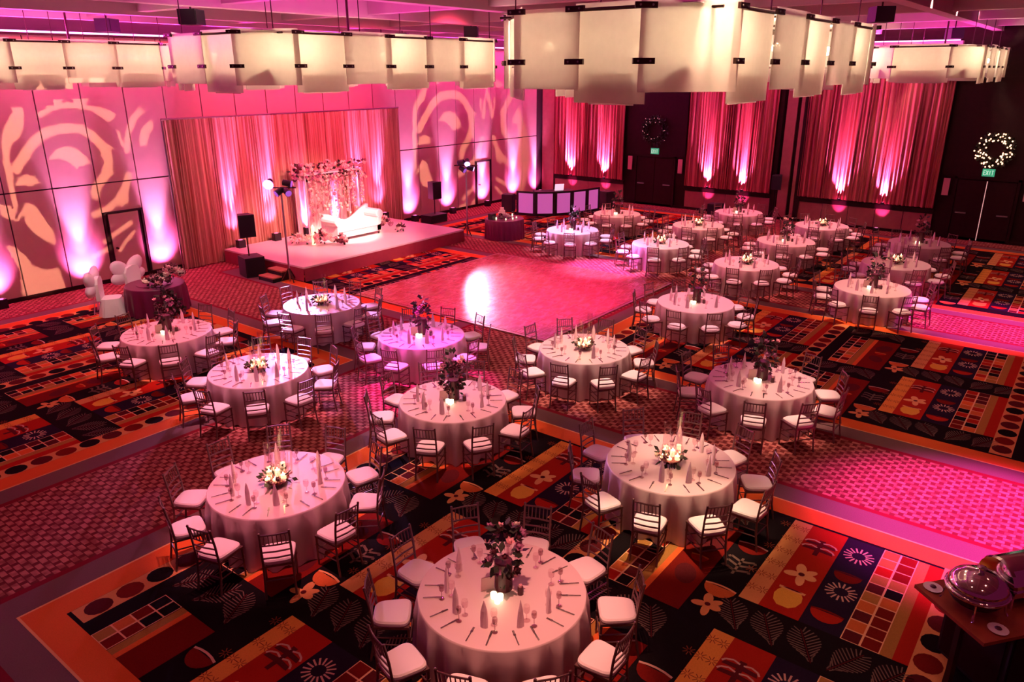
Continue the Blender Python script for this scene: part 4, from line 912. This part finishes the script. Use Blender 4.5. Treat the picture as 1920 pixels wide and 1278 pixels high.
# table: x, y, chair offset (deg), centrepiece, name used in the labels, near?
TBL = [(5.37, 4.30, 18, 'b', 'frontmost table', 1), (5.29, 8.20, 4, 'a', 'left front table', 1), (9.12, 4.15, 10, 'a', 'right front table', 1),
 (8.86, 8.15, 18, 'b', 'table midway between the front tables', 1), (7.66, 12.04, 5, 'a', 'left candlelit table', 1), (7.79, 15.59, 1, 'b', 'leftmost table', 1),
 (11.23, 14.58, 0, 'a', 'violet lit table by the stage steps', 1), (11.02, 10.99, -10, 'b', 'table left of the dance floor front corner', 1),
 (12.43, 7.74, 18, 'a', 'table right of the dance floor front corner', 1), (12.97, 4.25, 2, 'b', 'right middle table', 1),
 (16.87, 7.34, 18, 'b', 'table at the dance floor right corner', 0), (20.89, 4.23, 0, 'b', 'nearest far right table', 0), (24.17, 4.36, 12, 'a', 'second far right table', 0),
 (27.66, 4.40, 5, 'b', 'far right table by the dark door', 0), (21.48, 7.86, 14, 'a', 'nearest far middle table', 0), (25.34, 8.01, 3, 'b', 'second far middle table', 0),
 (28.81, 7.87, 10, 'a', 'farthest far middle table', 0), (29.64, 11.38, 0, 'b', 'farthest table under the middle drape', 0), (26.14, 11.51, 16, 'a', 'far table before the middle drape', 0),
 (22.48, 11.17, 8, 'a', 'table right of the far violet lit one', 0), (26.45, 15.13, 18, 'b', 'far table beside the booth', 0), (22.63, 14.74, 4, 'b', 'far violet lit table', 0)]
PINE = {0: 1.15, 1: .85, 2: 1.35, 3: .75, 6: 1.3, 21: 1.2}
PINC = [(238,150,135),(238,128,145),(250,192,160),(242,152,150),(238,140,168),(235,122,142),(238,208,250),(242,200,225),(246,188,172),(250,186,168),(246,160,170),(250,180,160),(250,178,170),(242,132,152),(246,150,152),(242,142,142),(242,132,142),(242,130,140),(246,160,150),(246,186,178),(242,150,140),(236,196,250)]
CLOCK = ('twelve', 'one', 'two', 'three', 'four', 'five', 'six', 'seven', 'eight', 'nine', 'ten', 'eleven')
R = .914
cloths = [cloth_mesh('tablecloth', R, .76, 20, .065, M_CLOTH, 40 + i) for i in range(3)]
topme = B().lathe([(R - .03, .70), (R - .03, .735)], 40).mesh('table_top', M_DARKWOOD)
legme = B().tube([(0, 0, 0), (0, 0, .7)], .02, 6).mesh('leg', M_DARKMETAL)
pn = chair_near(); pf = chair_far(); pn_used = pf_used = False
# tableware meshes
b = B(); v = []; n = 8
for r1, r2, z, tw in ((.044, .028, 0, 0), (.042, .026, .10, .2), (.034, .021, .20, .5), (.016, .010, .28, .9), (.003, .003, .32, 1.0)):
    for k in range(n):
        a = 2 * PI * k / n; x, y = r1 * math.cos(a), r2 * math.sin(a); v.append((x * math.cos(tw) - y * math.sin(tw), x * math.sin(tw) + y * math.cos(tw), z))
f = [(j * n + k, j * n + (k + 1) % n, (j + 1) * n + (k + 1) % n, (j + 1) * n + k) for j in range(4) for k in range(n)] + [tuple(reversed(range(n)))]
b.add(v, f); NAPKIN = b.mesh('napkin', M_NAPKIN)
GOB = B().lathe([(.034, 0), (.034, .004), (.005, .010), (.005, .085), (.030, .11), (.038, .15), (.034, .19)], 10, None, False).mesh('water_goblet', M_GLASS)
WIN = B().lathe([(.03, 0), (.03, .004), (.004, .010), (.004, .09), (.026, .115), (.030, .15), (.026, .18)], 8, None, False).mesh('wine_glass', M_WINEGLASS)
b = B(); b.box(-.008, .008, -.11, .0, 0, .006); b.prism([(-.010, 0), (.004, 0), (.012, .02), (.012, .09), (.002, .115), (-.010, .10)], 0, .004); KNI = b.mesh('table_knife', M_SILVER)
b = B(); b.box(-.006, .006, -.11, .03, 0, .006); b.box(-.013, .013, .03, .055, 0, .005)
for x in (-.011, -.0025, .006): b.box(x, x + .005, .055, .105, 0, .004)
FOR = b.mesh('table_fork', M_SILVER)
CYL = {h: B().lathe([(.052, 0), (.052, h)], 12, None, False).mesh('glass_cylinder', M_GLASS) for h in (.18, .26, .5, .66)}
WAX = {h: B().lathe([(.038, .005), (.038, h)], 10).mesh('wax', M_WAX) for h in (.07, .11, .14)}
FLM = B().sphere((0, 0, .02), .009, 6, 4, 2.2).mesh('flame', M_FLAME)
VOT = B().lathe([(.032, 0), (.038, .05), (.036, .065)], 10).mesh('votive_cup', M_VOTIVE)
BOWLME = B().lathe([(.06, 0), (.05, .02), (.15, .05), (.17, .09), (.165, .095)], 18).mesh('flower_bowl', M_BOWL)
VASEME = B().lathe([(.085, 0), (.085, .02), (.085, .15), (.088, .30), (.083, .31)], 14).mesh('vase_body', M_VASE)
CARDME = B().box(-.075, .075, -.004, .004, 0, .19, Matrix.Rotation(.16, 4, 'X')).mesh('card', M_CARD)
def ware(name, me, label, cat, loc, rz, grp):
    o = put(name, me, None, loc, rz); return tag(o, label, cat, grp)
tq = random.Random(17)
def centre_a(x, y, nm, near):
    z = .76; view = math.atan2(y, x); ax = lambda u, w_: (x + u * math.sin(view) + w_ * math.cos(view), y - u * math.cos(view) + w_ * math.sin(view), z)
    t = thing('flower_bowl', 'low bowl of flowers on the %s' % nm, 'flowers', ax(0, -.02), 0, 'low flower bowls'); put('bowl', BOWLME, t); b = B()
    leaf_cluster(b, (0, 0, .1), (.22, .22, .06), 40, tq, .09); o = b.obj('foliage', M_LEAF, t); o['kind'] = 'stuff'
    for i in range(14 if near else 8):
        a = tq.uniform(0, 2 * PI); rr = tq.uniform(.10, .24); o = put('blossom', BLOS[tq.choice(['wine', 'cream', 'blush', 'wine', 'cream'])], t, (rr * math.cos(a), rr * math.sin(a), .09 + tq.uniform(0, .05))); o.scale = (tq.uniform(.7, 1.15),) * 3; o.rotation_euler = (tq.uniform(-.6, .6), tq.uniform(-.6, .6), 0)
    spots = [(-.09, .08, .18, .11, 'left rear'), (.02, .02, .26, .14, 'middle'), (.12, .06, .18, .07, 'right rear'), (-.02, -.10, .18, .07, 'front'), (.09, -.08, .18, .11, 'right front'), (-.12, -.05, .18, .07, 'left front'), (-.08, .28, .5, .11, 'tall left'), (.10, .30, .66, .14, 'tallest')]
    for k, (u, w_, h, wx, pos) in enumerate(spots if near else spots[:4] + spots[6:]):
        c = thing('candle_cylinder', '%s candle in glass cylinder on the %s' % (pos, nm), 'candle', ax(u, w_)[:2] + (z + (.045 if k < 6 else 0),), 0, 'candles in glass cylinders')
        put('glass_cylinder', CYL[h], c); put('wax', WAX[wx], c)
        if k < 6: put('flame', FLM, c, (0, 0, wx))
    point('candle_glow', ax(0, -.05)[:2] + (z + .34,), 5.0 if near else 4.0, (1.0, .62, .30), .12)
def centre_b(x, y, nm, near):
    z = .76; view = math.atan2(y, x); ax = lambda u, w_: (x + u * math.sin(view) + w_ * math.cos(view), y - u * math.cos(view) + w_ * math.sin(view), z)
    t = thing('flower_vase', 'tall burgundy vase of dark flowers, %s' % nm, 'flowers', ax(0.02, .05), 0, 'tall flower vases'); t.scale = (1.15,) * 3; put('vase', VASEME, t); b = B()
    leaf_cluster(b, (0, 0, .36), (.16, .16, .18), 60, tq, .08); leaf_cluster(b, (0, 0, .15), (.10, .10, .12), 14, tq, .06); leaf_cluster(b, (0, 0, .62), (.1, .1, .14), 20, tq, .10); o = b.obj('foliage', M_LEAF, t); o['kind'] = 'stuff'
    for i in range(30 if near else 12):
        a = tq.uniform(0, 2 * PI); zz = .10 + tq.random() * .56; rr = (.17 if zz > .24 else .11) * tq.uniform(.75, 1.1)
        o = put('blossom', BLOS[tq.choice(['wine', 'wine', 'mauve', 'wine', 'blush', 'mauve'] if zz < .58 else ['blush', 'cream', 'blush', 'mauve'])], t, (rr * math.cos(a), rr * math.sin(a), zz)); o.scale = (tq.uniform(.8, 1.35),) * 3; o.rotation_euler = (tq.uniform(-.6, .6), 1.0 if zz < .6 else .3, a)
    for k, (u, w_) in enumerate(((-.09, -.12), (-.02, -.15), (-.05, -.20))): ware('votive_candle', VOT, 'lit votive cup, %s one by the vase, %s' % (('left', 'right', 'front')[k], nm), 'candle', ax(u, w_), 0, 'votives on the ' + nm)
    c = thing('table_card', 'pink card beside the vase, %s' % nm, 'card', ax(-.16, .02), view - PI / 2 + .35, 'table cards'); put('card', CARDME, c); B().box(-.05, .05, .0, .06, 0, .008).obj('foot', M_DARKMETAL, c)
    c = thing('candle_holder', 'dark candle holder by the vase, %s' % nm, 'candle', ax(.20, -.06), 0, 'dark candle holders'); B().lathe([(.035, 0), (.032, .09)], 10).obj('holder', M_VASE, c); B().lathe([(.02, .09), (.02, .12)], 8).obj('wax', M_BLUSH, c)
    point('candle_glow', ax(-.05, -.30)[:2] + (z + .12,), .4, (1.0, .72, .40), .05)
for ti, (x, y, off, cp_, nm, near) in enumerate(TBL):
    view = math.atan2(y, x)
    t = thing('banquet_table', 'round ivory clothed banquet table, the ' + (nm.replace('table', 'one', 1) if nm.startswith('table') else nm), 'table', (x, y, 0), 0, 'round banquet tables')
    put('tablecloth', cloths[ti % 3], t, (0, 0, 0), 1.7 * ti); put('table_top', topme, t)
    for k in range(4): put('leg', legme, t, (.55 * math.cos(PI / 4 + k * PI / 2), .55 * math.sin(PI / 4 + k * PI / 2), 0))
    (centre_a if cp_ == 'a' else centre_b)(x, y, nm, near)
    skip = tq.sample(range(10), 3)
    pc = [max(.02, (c / 255) ** 2.2) for c in PINC[ti]]; spot('pin_spot', (x - .6, y - .5, 7.8), (x, y, .6), E_PIN * PINE.get(ti, 1.0), [c / max(pc) for c in pc], 27, .55, .09)
    for k in range(10):
        cl = (180 + off + 36 * k) % 360            # clockwise from straight away, seen from the balcony
        a = view - math.radians(cl); hour = CLOCK[int(round(cl / 30.0)) % 12]
        jit = tq.uniform(-.05, .05); rr = 1.225 + tq.uniform(-.02, .05)
        if near:
            c = pn if not pn_used else copy_tree(pn); pn_used = True
        else:
            c = pf if not pf_used else copy_tree(pf); pf_used = True
        c.location = (x + rr * math.cos(a), y + rr * math.sin(a), 0); c.rotation_euler = (0, 0, a + PI / 2 + jit)
        tag(c, 'chiavari chair with white cushion, %s o\'clock seat, %s' % (hour, nm), 'chair', 'chiavari chairs at the ' + nm)
        place = lambda r, d: (x + r * math.cos(a + d), y + r * math.sin(a + d), .762)
        if k not in skip: ware('napkin', NAPKIN, 'tall folded napkin at the %s o\'clock place, %s' % (hour, nm), 'napkin', place(.60, 0), a + tq.uniform(-.5, .5) + PI / 2, 'folded napkins on the ' + nm)
        ware('water_goblet', GOB, 'clear goblet at the %s o\'clock place, %s' % (hour, nm), 'glass', place(.55, .16), 0, 'goblets on the ' + nm)
        if near:
            ware('wine_glass', WIN, 'smoky wine glass at the %s o\'clock place, %s' % (hour, nm), 'glass', place(.66, .20), 0, 'wine glasses on the ' + nm)
            ware('table_knife', KNI, 'silver knife at the %s o\'clock place, %s' % (hour, nm), 'knife', place(.75, .135), a + PI / 2 + .05, 'knives on the ' + nm)
            ware('table_fork', FOR, 'silver fork at the %s o\'clock place, %s' % (hour, nm), 'fork', place(.75, -.135), a + PI / 2 - .05, 'forks on the ' + nm)

# ================================================================ BUFFET AT THE LOWER RIGHT
bl = Vector((8.01, .73, 0)); ang = math.atan2(-.62, .784); bM = TR(bl.x, bl.y, 0, ang)
def bp_(u, w_, z=.9): p = bM @ Vector((u, -w_, z)); return p
bt = thing('buffet_counter', 'dark cherry topped buffet counter at the lower right corner', 'counter', bl, ang)
B().box(0, 3.6, -.92, 0, .86, .90).obj('counter_top', M_COUNTER, bt); B().box(.42, 3.5, -.88, -.06, .0, .86).obj('base_cabinet', M_BLACK, bt); B().box(.10, .16, -.56, -.50, 0, .86).obj('leg', M_DARKMETAL, bt)
for k in range(4): B().box(.44 + k * .76, .44 + k * .76 + .72, -.895, -.88, .05, .82).obj('front_panel', M_DARKWOOD, bt)
B().box(.405, .42, -.82, -.10, .05, .82).obj('end_panel', M_DARKWOOD, bt)
def plate(u, w_, label):
    t = thing('plate', label, 'plate', bp_(u, w_), 0, 'white plates on the buffet'); B().lathe([(.05, 0), (.09, .012), (.095, .016), (.085, .014)], 18).obj('dish', M_CHINA, t); B().sphere((.01, 0, .018), .035, 8, 4, .4).obj('sauce_spot', M_CHOC, t)
plate(.14, .10, 'small white plate with dark sauce at the far corner of the buffet'); plate(.28, .80, 'small white plate with dark sauce at the near edge of the buffet')
ch = thing('round_chafer', 'round chrome chafing dish with domed lid on the buffet', 'chafing dish', bp_(.33, .44), ang)
B().lathe([(.27, .17), (.29, .20), (.30, .22), (.30, .235), (.28, .24)], 28).obj('rim', M_CHROME, ch, smooth=True)
B().lathe([(.285, .24), (.27, .30), (.22, .36), (.13, .405), (.05, .42), (.03, .425)], 28).obj('domed_lid', M_CHROME, ch, smooth=True)
B().lathe([(.02, .42), (.02, .45), (.045, .46), (.045, .475), (.02, .485)], 12).obj('lid_knob', M_CHROME, ch)
B().lathe([(.12, .06), (.22, .09), (.27, .17)], 28).obj('water_pan', M_DARKMETAL, ch, smooth=True)
for k in range(4):
    a = PI / 4 + k * PI / 2; B().tube([(.26 * math.cos(a), .26 * math.sin(a), .18), (.28 * math.cos(a), .28 * math.sin(a), .03), (.30 * math.cos(a), .30 * math.sin(a), 0)], .014, 6).obj('leg', M_CHROME, ch)
B().lathe([(.04, .0), (.045, .05), (.03, .055)], 10).obj('burner', M_STEEL, ch)
rc = thing('roll_top_chafer', 'oblong chrome chafing dish with roll top lid behind the round one', 'chafing dish', bp_(1.02, .34), ang)
v = []; f = []; n = 14
for s in (-.36, -.33, .33, .36):
    rr = .24 if abs(s) < .35 else .225
    for k in range(n + 1): a = PI * k / n; v.append((s, rr * math.cos(a), .20 + rr * math.sin(a)))
for j in range(3):
    for k in range(n): f.append((j * (n + 1) + k, j * (n + 1) + k + 1, (j + 1) * (n + 1) + k + 1, (j + 1) * (n + 1) + k))
f += [tuple(range(n + 1)), tuple(reversed(range(3 * (n + 1), 4 * (n + 1))))]
b = B(); b.add(v, f); b.obj('roll_lid', M_CHROME, rc, smooth=False); B().box(-.38, .38, -.26, .26, .14, .20).obj('rim', M_CHROME, rc); B().box(-.34, .34, -.22, .22, .06, .14).obj('water_pan', M_DARKMETAL, rc)
for sx in (-.34, .34):
    for sy in (-.22, .22): B().tube([(sx, sy, .15), (sx * 1.05, sy * 1.05, 0)], .015, 6).obj('leg', M_CHROME, rc)
B().tube([(-.12, -.25, .30), (-.12, -.31, .32), (.12, -.31, .32), (.12, -.25, .30)], .012, 6).obj('lid_handle', M_CHROME, rc)

# ================================================================ STAGE AND FLOOR LIGHTING
spot('stage_key', (15.5, 15.0, 7.35), (18.0, 21.4, .7), 8000, (1.0, .80, .66), 16, .6, .10)
spot('stage_wash', (16.5, 14.2, 7.35), (17.5, 21.2, 1.0), 3600, (1.0, .46, .40), 40, .7, .15)
spot('floor_wash', (12.5, -3.2, 7.3), (11.4, 0.0, 0), E_WASH, C_WASH, 34, .7, .2)
spot('floor_wash', (21.8, -2.5, 7.3), (21.9, 1.3, 0), E_WASH * .8, C_WASH, 34, .7, .2)
spot('floor_wash', (21.0, 12.6, 7.3), (20.9, 12.4, 0), E_WASH * .9, (.9, .16, .85), 26, .7, .2)
spot('floor_wash', (10.6, 11.0, 7.3), (10.3, 10.2, 0), E_WASH * .5, C_WASH, 26, .7, .2)
spot('added_dance_wash', (17.0, 9.0, 7.35), (17.2, 13.2, 0), 4500, (1.0, .03, .34), 60, .7, .2)  # added spot without a fixture, makes the dance floor more magenta
spot('tree_spot', (22.3, 19.3, 2.84), (17.3, 13.2, 0), 3800, (.95, .66, 1.0), 24, .8, .13)
spot('pin_spot', (7.6, 16.2, 7.7), (9.3, 20.2, .9), 1500, (1.0, .62, .60), 24, .6, .1)
spot('pin_spot', (21.0, 15.2, 7.7), (22.95, 18.1, .8), 1500, (1.0, .4, .5), 20, .6, .1)
spot('added_curtain_wash', (17.6, 12.6, 7.35), (17.6, 23.3, 3.4), 6000, (1.0, .05, .13), 52, .8, .2)  # added spot without a fixture, reddens the curtain between the uplight beams
